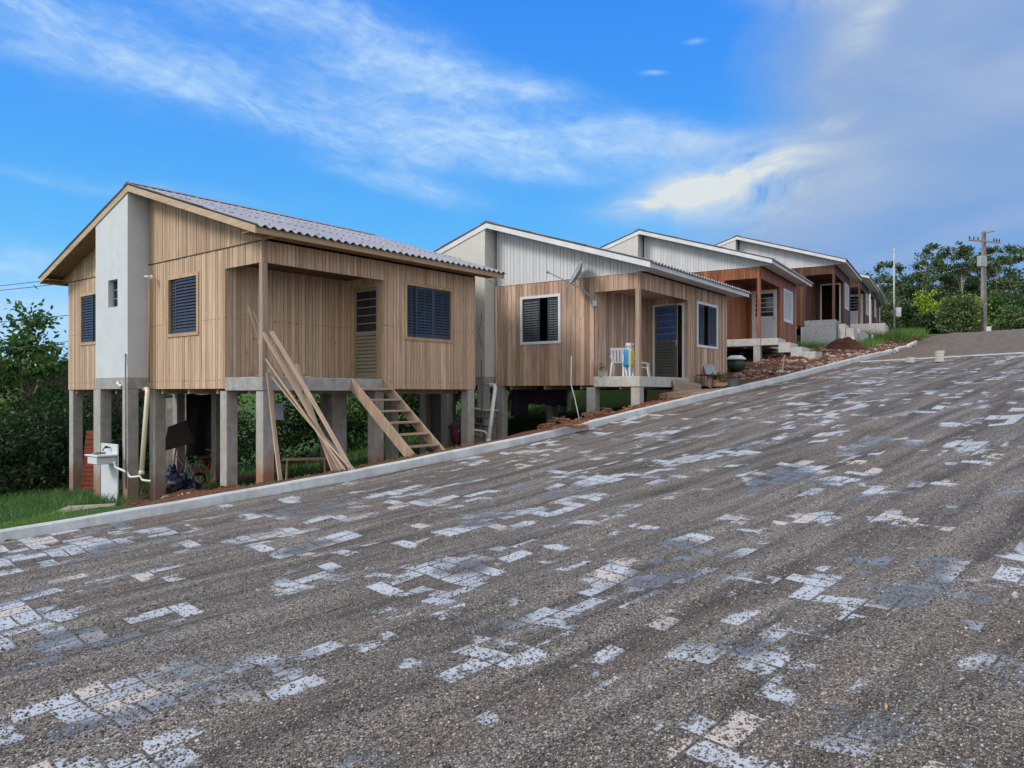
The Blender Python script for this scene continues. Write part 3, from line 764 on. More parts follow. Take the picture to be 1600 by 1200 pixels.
    spots = [(.115, .10), (.115, D.vp + .10), (D.up - .12, .11), (D.U - .13, .11), (.12, D.vb - .12), (.12, D.V - .12),
             (x0 + .12, v0 + .13), (x0 + .12, v1 - .12), (D.up - .12, D.vp + .1), (D.up - .1, 4.3), (D.up - .1, 6.4), (D.up - .1, D.V - .12),
             (D.U - .13, 2.8), (D.U - .13, 5.6), (D.U - .13, D.V - .12), (.12, 7.0)]
    for (u, v) in spots:
        wx, wy = loc2w(u, v); zb = zground(wx, wy) - .1 - (zc + EYE)
        pz = -.05 if v < D.vp + .2 and u < D.up else -.002
        if pz - zb < .12: continue
        mb = MB(); w1 = ps * random.uniform(.97, 1.03); tp = .0
        mb.hexa([(-w1, -w1, zb), (w1, -w1, zb), (w1, w1, zb), (-w1, w1, zb), (-w1 + tp, -w1, pz), (w1, -w1, pz), (w1, w1, pz), (-w1 + tp, w1, pz)])
        o = mb.build('stilt', M['pile_rust' if v < .2 else 'pile'], h, bevel=.008, loc=(u, v, 0))
    # roof
    mb = MB(); x0r, x1r = -D.og - .02, D.U + D.og + .02
    sg = 8 if not far else 6
    corr(mb, x0r, x1r, D.vr, -D.oe - .07, seg=sg, far=far); corr(mb, x0r, x1r, D.vr, D.V + D.oe + .06, seg=sg, far=far)
    rf = mb.build('roof', S['roof'], h, smooth=False)
    sm = rf.modifiers.new('s', 'SOLIDIFY'); sm.thickness = .008; sm.offset = 0
    mb = MB()
    n_ = 14
    prof = [(D.vr + q, D.zr + .030 - abs(q) * D.k + (.012 if abs(q) < .03 else 0)) for q in (-.20, -.10, -.04, 0, .04, .10, .20)]
    for i in range(len(prof) - 1):
        a, b = prof[i], prof[i + 1]
        mb.hexa([(x0r - .005, a[0], a[1]), (x1r, a[0], a[1]), (x1r, b[0], b[1]), (x0r - .005, b[0], b[1]), (x0r - .005, a[0], a[1] + .01), (x1r, a[0], a[1] + .01), (x1r, b[0], b[1] + .01), (x0r - .005, b[0], b[1] + .01)])
    mb.build('ridge_cap', S['roof'], rf)
    # fascia at the eaves
    for v, nm in ((-D.oe, 1), (D.V + D.oe, -1)):
        mb = MB(); z1_ = roofz(v) - .045; mb.box(-D.og + .03, D.U + D.og - .03, v, v + .025 * nm, z1_ - .11, z1_, (.6, .3, .2)); 
        mb.build('fascia', S['fx'], h)
    # barge boards up the verges
    for x, dx in ((-D.og, .028), (D.U + D.og, -.028)):
        for va, vb_ in ((-D.oe, D.vr), (D.V + D.oe, D.vr)):
            za, zb_ = roofz(va) - .035, roofz(vb_) - .035; mb = MB()
            mb.hexa([(x, va, za - .13), (x + dx, va, za - .13), (x + dx, vb_, zb_ - .13), (x, vb_, zb_ - .13), (x, va, za), (x + dx, va, za), (x + dx, vb_, zb_), (x, vb_, zb_)], (.8, random.random(), .2))
            mb.build('barge_board', S['fy'], h)
    # verge strip that closes the sheet edge
    # soffits: flat under the eaves, sloped under the verges
    mb = MB()
    for va, vb_ in ((-D.oe + .03, -.03), (D.V + .03, D.V + D.oe - .03)):
        n_ = 4
        for i in range(n_):
            a = va + (vb_ - va) * i / n_; b = va + (vb_ - va) * (i + 1) / n_ - .006
            mb.box(-.03 if not S['woodsoffit'] else -D.og + .03, D.U + D.og - .03, a, b, ZE + .006, ZE + .02, (random.random(), random.random(), random.random()))
    for xa, xb in ((-D.og + .03, -.03), (D.U + .03, D.U + D.og - .03)):
        for va, vb_ in ((-D.oe + .03, D.vr), (D.V + D.oe - .03, D.vr)):
            a_, b_ = roofz(va) - .10, roofz(vb_) - .10
            mb.hexa([(xa, va, a_), (xb, va, a_), (xb, vb_, b_), (xa, vb_, b_), (xa, va, a_ + .015), (xb, va, a_ + .015), (xb, vb_, b_ + .015), (xa, vb_, b_ + .015)], (random.random(), random.random(), .3))
    mb.build('soffit', S['soffit'], h)
    h['_az'] = az
    return h, loc2w

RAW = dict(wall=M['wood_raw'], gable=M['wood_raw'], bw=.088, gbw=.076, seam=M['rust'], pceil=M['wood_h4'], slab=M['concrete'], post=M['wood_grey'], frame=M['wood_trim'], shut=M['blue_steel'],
    dframe=M['wood_trim'], dleaf=M['olive_steel'], dbars=M['bars'], door='closed', gp=[(0, .8, .0), (.76, 1, -.025)], fp=[(0, .24, -.025), (.2, .6, 0), (.6, 1, .0)],
    plaster=M['plaster'], roof=M['roof'], fx=M['fascia_x'], fy=M['fascia_y'], soffit=M['soffit_wood'], woodsoffit=True,
    label='nearest house, raw pale timber on tall concrete stilts with blue shutters and bare wooden gable')
H1, w1 = house(-4.56, 13.852, .676, .089, RAW)
S2 = dict(RAW); S2.update(wall=M['wood_mixed'], gable=M['white_boards'], bw=.135, gbw=.105, seam=M['white_trim'], post=M['wood_grey'], frame=M['white_steel'], shut=M['navy_steel'], dframe=M['white_trim'], dleaf=M['dgreen_steel'],
    ajar=-.30, curtain=True, gp=[(0, .30, 0), (.52, 1, .0)], fp=[(0, .34, 0), (.58, 1, .0)], plaster=M['plaster2'], fx=M['white_trim'], fy=M['white_trim'], soffit=M['white_trim'], woodsoffit=False, pceil=M['wood_mixed'],
    label='second house up the street, mixed pinkish boards, white gable, white window frames')
S2['slab'] = M['concrete_light']
H2, w2 = house(3.037, 18.116, .628, .196, S2)
S3 = dict(S2); S3.update(wall=M['wood_h3'], pwall=M['wood_h3'], gable=M['white_boards'], bw=.12, post=M['wood_h3'], shut=M['white_steel'], dleaf=M['white_steel'], ajar=0, curtain=False, gp=[(0, .5, 0), (.5, 1, .0)], fp=[(0, .5, 0), (.5, 1, 0)], pceil=M['wood_h4'],
    label='third house up the street, orange varnished boards with white louvred door and short concrete steps', dbars=M['white_steel'], far=True)
H3, w3 = house(8.568, 26.187, .562, 1.679, S3)
S4 = dict(S3); S4.update(wall=M['wood_h4'], pwall=M['wood_h4'], post=M['wood_h4'], door='open', label='fourth house up the street, dark red-brown boards, open dark doorway above a rough concrete base')
H4, w4 = house(14.612, 34.323, .53, 3.11, S4)
S5 = dict(S4); S5.update(door='closed', label='fifth house up the street, only its eave and white porch door showing past the fourth')
H5, w5 = house(19.75, 43.0, .52, 3.72, S5)
S6 = dict(S5); S6.update(post=M['white_trim'], label='sixth house up the street, grey eave tip over an orange board panel')
H6, w6 = house(24.6, 52.0, .51, 4.50, S6)
S7 = dict(S5); S7.update(label='farthest house of the row, small dark eave against the green bushes')
H7, w7 = house(29.35, 61.0, .50, 4.95, S7)

def W(h, u, v, z):      # house-local to world
    a = h['_az']; x, y, zz = h.location
    return Vector((x + u * math.sin(a) - v * math.cos(a), y + u * math.cos(a) + v * math.sin(a), zz + z))
# ---------------------------------------------------------------- concrete bases and steps of the houses up the street
def hpart(h, name, mat_, boxes, bevel=.01, hexas=()):
    mb = MB()
    for b in boxes: mb.box(*b)
    for q in hexas: mb.hexa(q)
    return mb.build(name, mat_, h, bevel=bevel)
for k in range(4):
    z1 = D.zS - .004 - .165 * k; r0 = -.03 if k == 0 else -.62 - .4 * (k - 1); r1 = -.62 - .4 * k
    hpart(H3, 'step', M['concrete_light'], [(.0, 1.15, r1, r0 - .002, z1 - (.24 if k == 0 else .34), z1)])
M['rough'] = stained('rough_masonry', (.22, .24, .26), (.2, .1, .07), z0=-1.9, z1=-1.4, var=.5, sc_=14, gb=.04)
hpart(H4, 'porch_base', M['rough'], [(-.14, D.up - .1, -.10, D.vp + .12, -1.9, D.zS - .27)])
hpart(H4, 'porch_base', M['rough'], [(-.10, D.up - .1, -.08, D.vp + .05, D.zS - .265, D.zS + .01)])
for k in range(2): hpart(H4, 'step', M['concrete_light'], [(.05, 1.6, -.45 - .35 * k, -.12 - .35 * k, -1.9, D.zS - .2 - .2 * k)])
hpart(H4, 'retaining_wall', M['concrete_light'], [(1.7, 5.6, -.9, -.12, -2.2, -.12)])
hpart(H5, 'porch_base', M['concrete_light'], [(-.1, D.up - .1, -1.3, D.vp, -1.6, D.zS - .01)])
hpart(H6, 'porch_base', M['concrete_light'], [(-.1, D.up - .1, -.6, D.vp, -1.4, D.zS - .01)])
hpart(H7, 'porch_base', M['concrete_light'], [(-.1, D.up - .1, -.3, D.vp, -1.4, D.zS - .01)])

# ---------------------------------------------------------------- stair of the nearest house
t = thing('wooden_stair', W(H1, 2.47, -.03, -1.4), H1.rotation_euler[2], 'open wooden stair with knotty stringers leading up to the nearest porch', 'stair')
def loc(u, v, z): return Vector((u - 2.47, v + .03, z + 1.4))
for u in (2.04, 2.90):
    mb = MB(); a, b = loc(u, -.04, .10), loc(u, -2.12, -1.60)
    mb.hexa([a + Vector((-.022, 0, -.15)), a + Vector((.022, 0, -.15)), b + Vector((.022, 0, -.13)), b + Vector((-.022, 0, -.13)), a + Vector((-.022, 0, .12)), a + Vector((.022, 0, .12)), b + Vector((.022, 0, .15)), b + Vector((-.022, 0, .15))], (.6, random.random(), .3))
    mb.build('stringer', M['plank'], t, bevel=.004)
for k in range(7):
    f_ = (k + .45) / 7.4; v = -.10 - 2.0 * f_; z = .10 - 1.66 * f_
    mb = MB(); p = loc(2.47, v, z); mb.box(p.x - .406, p.x + .406, p.y - .115, p.y + .115, p.z - .018, p.z + .018, (random.random(), random.random(), .3)); mb.build('tread', M['plank_x'], t, bevel=.003)

# ---------------------------------------------------------------- loose planks leaning on the porch
def plank(a, b, w, th, label, mat_=None, roll=0, name='plank', cat='plank', grp='planks leaning at the nearest porch'):
    a, b = Vector(a), Vector(b); d = b - a
    o = MB(); L_ = d.length; n = 6; bow = random.uniform(-.012, .012) * L_
    r_, g_ = random.random(), random.random()
    for i in range(n):
        z0, z1 = L_ * i / n, L_ * (i + 1) / n; y0, y1 = bow * math.sin(math.pi * i / n), bow * math.sin(math.pi * (i + 1) / n)
        o.hexa([(-w / 2, y0 - th / 2, z0), (w / 2, y0 - th / 2, z0), (w / 2, y0 + th / 2, z0), (-w / 2, y0 + th / 2, z0), (-w / 2, y1 - th / 2, z1), (w / 2, y1 - th / 2, z1), (w / 2, y1 + th / 2, z1), (-w / 2, y1 + th / 2, z1)], (r_, g_, .2))
    ob = o.build(name, mat_ or M['plank'])
    q = d.to_track_quat('Z', 'Y'); ob.rotation_mode = 'QUATERNION'
    from mathutils import Quaternion
    ob.rotation_quaternion = q @ Quaternion((0, 0, 1), roll); ob.location = a
    tag(ob, label, cat, grp); return ob
def foot(px, Y, dz=0): return gpx(px, Y) + Vector((0, 0, dz))
pl = [((417, 562), 13.55, (541, 742), 12.55, .095, .028, 'wide plank crossing lowest in the leaning bundle, top against the porch post'),
      ((411, 520), 13.62, (533, 742), 12.75, .07, .03, 'pale batten from high on the porch post, left one of the long pair'),
      ((424, 518), 13.60, (549, 742), 12.50, .07, .03, 'pale batten from high on the porch post, right one of the long pair'),
      ((436, 541), 13.66, (527, 742), 12.85, .08, .025, 'plank in the middle of the leaning bundle, ending just above the slab'),
      ((464, 569), 13.90, (521, 742), 12.95, .06, .03, 'short batten on the right of the bundle, top free of the others'),
      ((428, 590), 13.66, (553, 742), 12.42, .10, .025, 'darker plank at the bundle foot nearest the stair')]
for (p0, Y0, p1, Y1, w_, th_, lb) in pl:
    b_ = at(*p0, Y0); a_ = foot(p1[0], Y1)
    plank(a_, b_, w_, th_, lb, roll=random.uniform(-.5, .5))
plank(foot(438, 12.9), at(419, 583, 13.62), .07, .03, 'single upright board standing beside the rusty-footed corner stilt', roll=.3)
plank(W(H1, .45, .42, .22), at(388, 478, 14.25), .04, .03, 'thin batten inside the porch, its tip showing left of the post')
plank(W(H1, .62, .30, .22), at(397, 487, 14.1), .04, .03, 'thin batten inside the porch close behind the post')
def scraps(name, c, n, rx, ry, L_, w_, mat_, label, cat, hz=.18, grp=None):
    mb = MB()
    for i in range(n):
        a = random.uniform(0, math.pi); l = random.uniform(.4, 1) * L_; q = Vector((random.uniform(-rx, rx), random.uniform(-ry, ry), random.uniform(.01, hz)))
        k = max(0, 1 - (q.x / rx) ** 2 * .7 - (q.y / ry) ** 2 * .7); q.z *= k; q.z += .012
        d = Vector((math.cos(a), math.sin(a), random.uniform(-.18, .18))) * l / 2
        mb.beam(q - d, q + d, w_ * random.uniform(.5, 1.2), .015, c=(random.random(), random.random(), .3))
    o = mb.build(name, mat_, loc=c); return tag(o, label, cat, grp)
scraps('wood_scraps', W(H1, .75, .6, D.zS), 16, .5, .25, .55, .05, M['plank_x'], 'small heap of orange wood offcuts on the nearest porch floor', 'wood scraps')
def chunk(px, Y, L_, w_, ang, tilt, label):
    p = gpx(px, Y); mb = MB(); mb.box(-L_ / 2, L_ / 2, -w_ / 2, w_ / 2, -.02, .02, (.8, random.random(), .2))
    o = mb.build('board_offcut', M['plank_x'], bevel=.003, loc=p + Vector((0, 0, .03 + L_ / 2 * abs(math.sin(tilt)))), rot=(0, tilt, ang)); tag(o, label, 'board offcut', 'wood offcuts on the red soil')
chunk(236, 13.2, .30, .10, .6, .75, 'left short offcut of the V-shaped pair on the red soil')
chunk(250, 13.2, .38, .10, -.4, -.75, 'right longer offcut of the V-shaped pair on the red soil')
chunk(302, 13.3, .55, .07, -.5, .04, 'pale flat stick lying on the red soil near the kerb')
chunk(375, 14.6, .7, .06, .3, .05, 'thin stick between the two front stilts of the nearest house')

# ---------------------------------------------------------------- plumbing and wall fittings
def pipe(name, pts, r, mat_, label, cat, grp=None, n=10):
    mb = MB(); pts = [Vector(p) for p in pts]
    # round the bends
    q = [pts[0]]
    for i in range(1, len(pts) - 1):
        a, b, c = pts[i - 1], pts[i], pts[i + 1]; e = min(r * 2, (b - a).length * .4, (c - b).length * .4)
        p0, p1 = b + (a - b).normalized() * e, b + (c - b).normalized() * e
        for k in range(4): tt = k / 3; q.append(p0 * (1 - tt) ** 2 + b * 2 * tt * (1 - tt) + p1 * tt ** 2)
    q.append(pts[-1]); mb.tube(q, r, n)
    for p, d in ((q[0], q[1] - q[0]), (q[-1], q[-2] - q[-1])):
        d = d.normalized(); mb.tube([p, p + d * r * 1.6], r * 1.18, n)
    o = mb.build(name, mat_, smooth=False); o.data.polygons.foreach_set('use_smooth', [True] * len(o.data.polygons)); return tag(o, label, cat, grp)
pipe('drain_pipe', [at(218, 608, 16.75), at(231, 608, 16.2), at(221, 742, 15.75)], .050, M['pvc'], 'thick cream sewer pipe slanting down beside the second stilt row of the nearest house', 'pipe')
pipe('drain_pipe', [at(184, 598, 16.4), at(184, 600, 16.35), at(190, 604, 16.35)], .03, M['pvcw'], 'short white elbow under the smooth white bathroom block', 'pipe')
pipe('drain_pipe', [at(233.5, 428, 16.28), at(233, 600, 16.28)], .016, M['copper'], 'thin orange conduit running down the nearest gable wall', 'conduit')
pipe('conduit', [at(196, 553, 16.2), at(197, 764, 15.75)], .014, M['conduit'], 'thin dark upright conduit in front of the white laundry tank panel', 'conduit')
lt = thing('laundry_tank', W(H1, -.55, 5.0, 0), H1.rotation_euler[2], 'white laundry tank with splashback under the nearest bathroom block', 'laundry tank')
gz = gpx(182, 16.2).z - H1.location.z
mb = MB(); mb.box(-.02, .01, -.44, .36, gz - .05, -1.19); mb.build('splashback', M['white_steel'], lt, bevel=.004)
mb = MB(); mb.box(-.46, -.025, -.50, .12, -1.44, -1.40); mb.box(-.44, -.03, -.44, .02, -1.60, -1.445); mb.build('basin', M['white_steel'], lt, bevel=.012)
mb = MB(); mb.tube([(-.02, -.1, -1.27), (-.14, -.1, -1.27), (-.18, -.1, -1.33)], .014, 8); mb.box(-.12, -.08, -.14, -.06, -1.26, -1.235); mb.build('tap', M['black'], lt)
mb = MB()
for q in range(3): mb.tube([(-.27 + .1 * math.cos(t_ * .7) + q * .04, .1 * math.sin(t_ * .7) + q * .07 - .18, -1.39 + .006 * q) for t_ in range(7)], .012, 6)
mb.build('wet_rag', M['conduit'], lt)
pipe('trap_pipe', [at(179, 722, 15.9), at(180, 730, 15.9), at(199, 738, 15.85), at(203, 746, 15.8), at(220, 744, 15.8), at(222, 750, 15.8), at(236, 752, 15.7)], .024, M['pvcw'], 'bent white waste pipe from the laundry tank to the sewer pipe', 'pipe')
pipe('drain_pipe', [at(766, 602, 20.1), at(774, 602, 19.9), at(763, 692, 19.3)], .055, M['pvcw'], 'white sewer pipe slanting down between the first and second house', 'pipe')
pipe('downpipe', [W(H2, -.05, D.vb - .06, 2.7), W(H2, -.05, D.vb - .06, .05)], .02, M['pvc'], 'slim cream pipe on the corner of the second house', 'pipe')
pipe('conduit', [at(752, 562, 19.9), at(753, 640, 19.9), at(758, 692, 19.7)], .014, M['conduit'], 'thin dark conduit hanging below the cream block of the second house', 'conduit')
pipe('trap_pipe', [at(738, 668, 19.6), at(742, 672, 19.6), at(757, 674, 19.5), at(764, 681, 19.4)], .026, M['pvcw'], 'white waste pipe joining the sewer pipe between the houses', 'pipe')
lt2 = thing('laundry_tank', Vector((at(749, 0, 20.5).x, 20.5, H2.location.z + .13)), H2.rotation_euler[2], 'grey laundry tank on its stand half hidden behind the far stilt of the nearest house', 'laundry tank')
g2 = gpx(748, 20.5).z - H2.location.z
mb = MB(); mb.box(-.25, .25, -.45, .45, -.98, -.94); mb.box(-.22, .22, -.40, .10, -1.2, -.985); mb.build('basin', M['greymetal'], lt2, bevel=.01)
mb = MB(); mb.hexa([(-.28, -.45, -.80), (.30, -.45, -.80), (.30, .45, -.70), (-.28, .45, -.70), (-.28, -.45, -.775), (.30, -.45, -.775), (.30, .45, -.675), (-.28, .45, -.675)]); mb.build('lid', M['white_steel'], lt2)
mb = MB(); mb.box(.16, .2, -.4, .4, g2 - .1, -.81); mb.box(-.2, -.14, -.2, .3, g2 - .1, -1.205); mb.build('stand', M['concrete'], lt2)
lp = thing('wall_lamp', at(239, 433.5, 16.22), H1.rotation_euler[2], 'small white lamp holder on the nearest gable wall', 'lamp holder')
mb = MB(); mb.tube([(-.02, 0, 0), (-.05, .0, 0)], .05, 12); mb.build('back_plate', M['white_steel'], lp)
mb = MB(); mb.tube([(-.05, 0, 0), (-.10, .0, 0), (-.14, .06, 0)], [.02, .025, .035], 10); mb.build('socket', M['white_steel'], lp)
# satellite dish
dc = W(H2, -.34, 1.45, 2.72)
dsh = thing('satellite_dish', dc, 0, 'grey satellite dish on a bent arm over the second gable', 'satellite dish')
aim = Vector((-.80, -.10, .42)).normalized(); qd = aim.to_track_quat('Z', 'Y')
mb = MB(); rr = .31; n_ = 28
rings = [(rr * k / 7, .12 * (k / 7) ** 2) for k in range(8)]
b0 = 0
mb.v.append((0, 0, 0))
for r_, z_ in rings[1:]:
    for k in range(n_): a = 2 * math.pi * k / n_; mb.v.append((r_ * math.cos(a), r_ * 1.12 * math.sin(a), z_))
for k in range(n_): mb.face([0, 1 + k, 1 + (k + 1) % n_], (.5,) * 3)
for i in range(6):
    for k in range(n_): q = 1 + i * n_; mb.face([q + k, q + n_ + k, q + n_ + (k + 1) % n_, q + (k + 1) % n_], (.5,) * 3)
d_ = mb.build('reflector', M['greymetal'], dsh, smooth=True); d_.rotation_mode = 'QUATERNION'; d_.rotation_quaternion = qd
sm = d_.modifiers.new('s', 'SOLIDIFY'); sm.thickness = .008
feed = at(854, 424, dc.y - .25) - dc
mb = MB(); mb.tube([Vector((-.02, 0, -.30)), Vector((-.25, -.06, -.20)), feed], .012, 8); mb.build('feed_arm', M['greymetal'], dsh)
mb = MB(); mb.tube([feed, feed + Vector((.06, .01, -.04))], [.035, .028], 10); mb.build('receiver', M['greymetal'], dsh)
wl = W(H2, -.03, 1.2, 2.05) - dc
mb = MB(); mb.tube([Vector((.03, .01, -.05)), Vector((.08, .02, -.35)), wl + Vector((-.06, 0, .1)), wl], .022, 8); mb.box(wl.x - .05, wl.x + .05, wl.y - .04, wl.y + .04, wl.z - .09, wl.z + .05); mb.build('mount', M['greymetal'], dsh)
pipe('hanging_cable', [at(893, 556, 18.9), at(892, 600, 18.85), at(898, 622, 18.6), at(905, 655, 18.2)], .012, M['pvcw'], 'white cable hanging from the second house down to the soil', 'cable')
pipe('hanging_cable', [at(776, 447, 20.2), at(754, 430, 20.6), at(752, 500, 20.3), at(748, 520, 20.3), at(753, 540, 20.3)], .008, M['conduit'], 'thin dark cable zigzagging down the cream bathroom block', 'cable')
pipe('hanging_cable', [W(H3, .7, .3, 2.3), W(H3, .75, .35, 1.2), W(H3, .8, .3, .4)], .01, M['redsteel'], 'thin red cable hanging in the orange porch', 'cable')

# ---------------------------------------------------------------- porch things on the second house
def chair(p, rz, k, label):
    c = thing('plastic_chair', p, rz, label, 'chair', 'white plastic chairs on the second porch'); c.scale = (k, k, k)
    mb = MB(); mb.box(-.22, .22, -.22, .22, .42, .455); mb.build('seat', M['white_steel'], c, bevel=.015)
    mb = MB()
    for i in range(5):
        x = -.19 + i * .095; mb.hexa([(x - .03, .20, .46), (x + .03, .20, .46), (x + .03, .225, .46), (x - .03, .225, .46), (x - .03, .31, .82), (x + .03, .31, .82), (x + .03, .335, .82), (x - .03, .335, .82)])
    mb.hexa([(-.24, .30, .80), (.24, .30, .80), (.24, .335, .80), (-.24, .335, .80), (-.23, .325, .88), (.23, .325, .88), (.23, .36, .88), (-.23, .36, .88)])
    mb.build('backrest', M['white_steel'], c)
    for sx in (-1, 1):
        for sy in (-1, 1):
            mb = MB(); mb.tube([(sx * .20, sy * .20, .43), (sx * .25, sy * .27, 0)], [.035, .022], 8); mb.build('leg', M['white_steel'], c)
        mb = MB(); mb.tube([(sx * .24, .27, .62), (sx * .25, 0, .65), (sx * .24, -.2, .62), (sx * .22, -.22, .44)], .022, 8); mb.build('armrest', M['white_steel'], c)
chair(W(H2, .38, .72, D.zS), H2.rotation_euler[2] + 1.9, .80, 'white plastic garden chair left of the striped cloth on the second porch')
chair(W(H2, 1.35, .55, D.zS), H2.rotation_euler[2] + .3, .58, 'small white plastic chair right of the post near the second door')
tb = thing('small_table', W(H2, .15, .36, D.zS), H2.rotation_euler[2], 'small white table with a blue and yellow striped cloth on the second porch', 'table')
mb = MB(); mb.box(-.11, .11, -.11, .11, .60, .63); mb.build('tabletop', M['white_steel'], tb, bevel=.01)
for sx in (-1, 1):
    for sy in (-1, 1): mb = MB(); mb.box(sx * .085 - .02, sx * .085 + .02, sy * .085 - .02, sy * .085 + .02, 0, .60); mb.build('leg', M['white_steel'], tb)
cl = thing('striped_cloth', W(H2, .15, .36, D.zS), H2.rotation_euler[2], 'blue, green and yellow striped cloth wrapped over the small white table', 'cloth')
def drape(a0, a1, mat_, nm):
    mb = MB(); n = 22; rows = [(.645, .0), (.643, .115), (.60, .13), (.45, .125), (.30, .132), (.24, .13)]
    for z_, r_ in rows:
        for k in range(n + 1):
            a = a0 + (a1 - a0) * k / n; q = r_ * (1 + .035 * math.sin(a * 9) * (z_ < .6)); mb.v.append((q * math.cos(a), q * math.sin(a), z_))
    for i in range(len(rows) - 1):
        for k in range(n): w_ = i * (n + 1) + k; mb.face([w_, w_ + 1, w_ + n + 2, w_ + n + 1], (.5,) * 3)
    o = mb.build(nm, mat_, cl, smooth=True); s_ = o.modifiers.new('s', 'SOLIDIFY'); s_.thickness = .006
M['green_cloth'] = plain('green_cloth', (.25, .42, .12), .7)
drape(R(150), R(205), M['blue_plastic'], 'blue_stripe'); drape(R(205), R(222), M['green_cloth'], 'green_stripe'); drape(R(222), R(330), M['yellow_plastic'], 'yellow_stripe'); drape(R(-30), R(150), M['blue_plastic'], 'back_stripe')
bxo = thing('white_box', W(H2, .17, .33, D.zS + .65), H2.rotation_euler[2], 'small white box with two purple marks standing on the striped cloth', 'box')
mb = MB(); mb.box(-.09, .09, -.07, .07, 0, .16); mb.build('box_body', M['white_trim'], bxo, bevel=.006)
M['purple'] = plain('purple_mark', (.16, .06, .30), .6)
for y in (-.045, .015): mb = MB(); mb.box(-.094, -.0905, y, y + .03, .04, .10); mb.build('mark', M['purple'], bxo)
for dx in (-.03, .05): mb = MB(); mb.box(dx, dx + .03, -.0745, -.0705, .04, .10); mb.build('mark', M['purple'], bxo)

def npleaves(name, C_, size, mat_, colr, parent=None, aspect=.42, up=0.0):
    n = len(C_); d = rng.normal(size=(n, 3)); d[:, 2] += up; d /= np.linalg.norm(d, axis=1)[:, None]
    e = np.cross(d, rng.normal(size=(n, 3))); e /= np.linalg.norm(e, axis=1)[:, None] + 1e-9
    s_ = (size * rng.uniform(.6, 1.3, n))[:, None]; a = d * s_ * .5; b = e * s_ * .5 * aspect
    V = np.stack([C_ - a, C_ + b - a * .1, C_ + a, C_ - b - a * .1], 1).reshape(-1, 3)
    Fq = np.arange(n * 4).reshape(-1, 4)
    return npmesh(name, V, Fq, mat_, cols=np.clip(colr, 0, 1), parent=parent)
def crownpts(blobs, n, clump=.35, per=26, shell=.45):
    bl = np.array(blobs, float); vol = bl[:, 3] * bl[:, 4] * bl[:, 5]; nc = max(3, n // per)
    k = rng.choice(len(bl), nc, p=vol / vol.sum()); d = rng.normal(size=(nc, 3)); d /= np.linalg.norm(d, axis=1)[:, None]
    r_ = rng.uniform(shell, 1.05, nc)[:, None]; c = bl[k, :3] + d * r_ * bl[k, 3:]
    idx = rng.integers(0, nc, n); cs = rng.uniform(.55, 1.25, nc)[idx][:, None]
    p = c[idx] + rng.normal(size=(n, 3)) * clump * cs * np.array([1, 1, .7]) * .6
    cb = np.clip(rng.normal(.45, .22, nc), 0, 1)[idx]
    colr = np.stack([cb + rng.normal(0, .12, n), rng.uniform(0, 1, n), rng.uniform(0, 1, n)], 1)
    return p, colr, c
def plant(name, base, blobs, n, size, mat_, label, cat, grp=None, clump=.35, stem=.05, per=26, aspect=.45, bark='bark', shell=.45, nst=6):
    o = thing(name, base, 0, label, cat, grp)
    p, c, cc = crownpts(blobs, n, clump, per, shell); keep = p[:, 2] > .02; p, c = p[keep], c[keep]
    npleaves('foliage', p, size, mat_, c, o, aspect)
    mb = MB(); tgt = cc[rng.choice(len(cc), min(nst, len(cc)), replace=False)]
    for q in tgt:
        q = Vector(q); m_ = Vector((q.x * .35, q.y * .35, q.z * .55)); mb.tube([(0, 0, -.2), m_, q], [stem, stem * .7, stem * .25], 5)
    mb.build('stems', M[bark], o); return o
def tree(name, base, H_, blobs, n, size, mat_, label, cat='tree', grp=None, r0=.15, clump=.5, per=30, bark='bark', lean=(0, 0), shell=.3, th=.82, lk=.32):
    o = thing(name, base, 0, label, cat, grp)
    p, c, cc = crownpts(blobs, n, clump, per, shell); npleaves('crown', p, size, mat_, c, o, .5)
    mb = MB(); n_ = 7; pts = [(lean[0] * (k / n_) ** 2 + .06 * math.sin(k * 1.7), lean[1] * (k / n_) ** 2, -.3 + (H_ * th + .3) * k / n_) for k in range(n_ + 1)]
    mb.tube(pts, [r0 * (1 - .75 * k / n_) for k in range(n_ + 1)], 8)
    for q in cc[rng.choice(len(cc), min(12, len(cc)), replace=False)]:
        zt = min(max(q[2] * .7, H_ * .35), H_ * th * .95); f_ = zt / (H_ * th); q0 = Vector((lean[0] * f_ ** 2, lean[1] * f_ ** 2, zt)); q = Vector(q)
        mb.tube([q0, (q0 + q) / 2 + Vector((0, 0, .06 * H_ * .3)), q], [r0 * lk, r0 * lk * .6, r0 * .06], 5)
    mb.build('trunk', M[bark], o); return o

def potplant(p, r_, h_, mat_, label, nleaf=60, leafh=.12, leaf='leaf_mid', square=False):
    o = thing('flower_pot', p, .3, label, 'flower pot')
    mb = MB()
    if square: mb.box(-r_, r_, -r_ * .7, r_ * .7, 0, h_)
    else: mb.lathe([(r_ * .72, 0), (r_ * .95, h_ * .85), (r_ * 1.06, h_ * .86), (r_ * 1.06, h_), (r_ * .9, h_)], 14)
    mb.build('pot', mat_, o)
    C_ = rng.normal(size=(nleaf, 3)) * np.array([r_ * .6, r_ * .6, leafh * .35]) + np.array([0, 0, h_ + leafh * .5]); C_[:, 2] = np.maximum(C_[:, 2], h_ + .01)
    npleaves('leaves', C_, .07, M[leaf], rng.uniform(.2, 1, (nleaf, 3)), o, .5, 1.0)
potplant(W(H2, .06, 1.02, D.zS), .10, .15, M['concrete'], 'grey square pot with a seedling at the left end of the second porch', 30, .18, square=True)

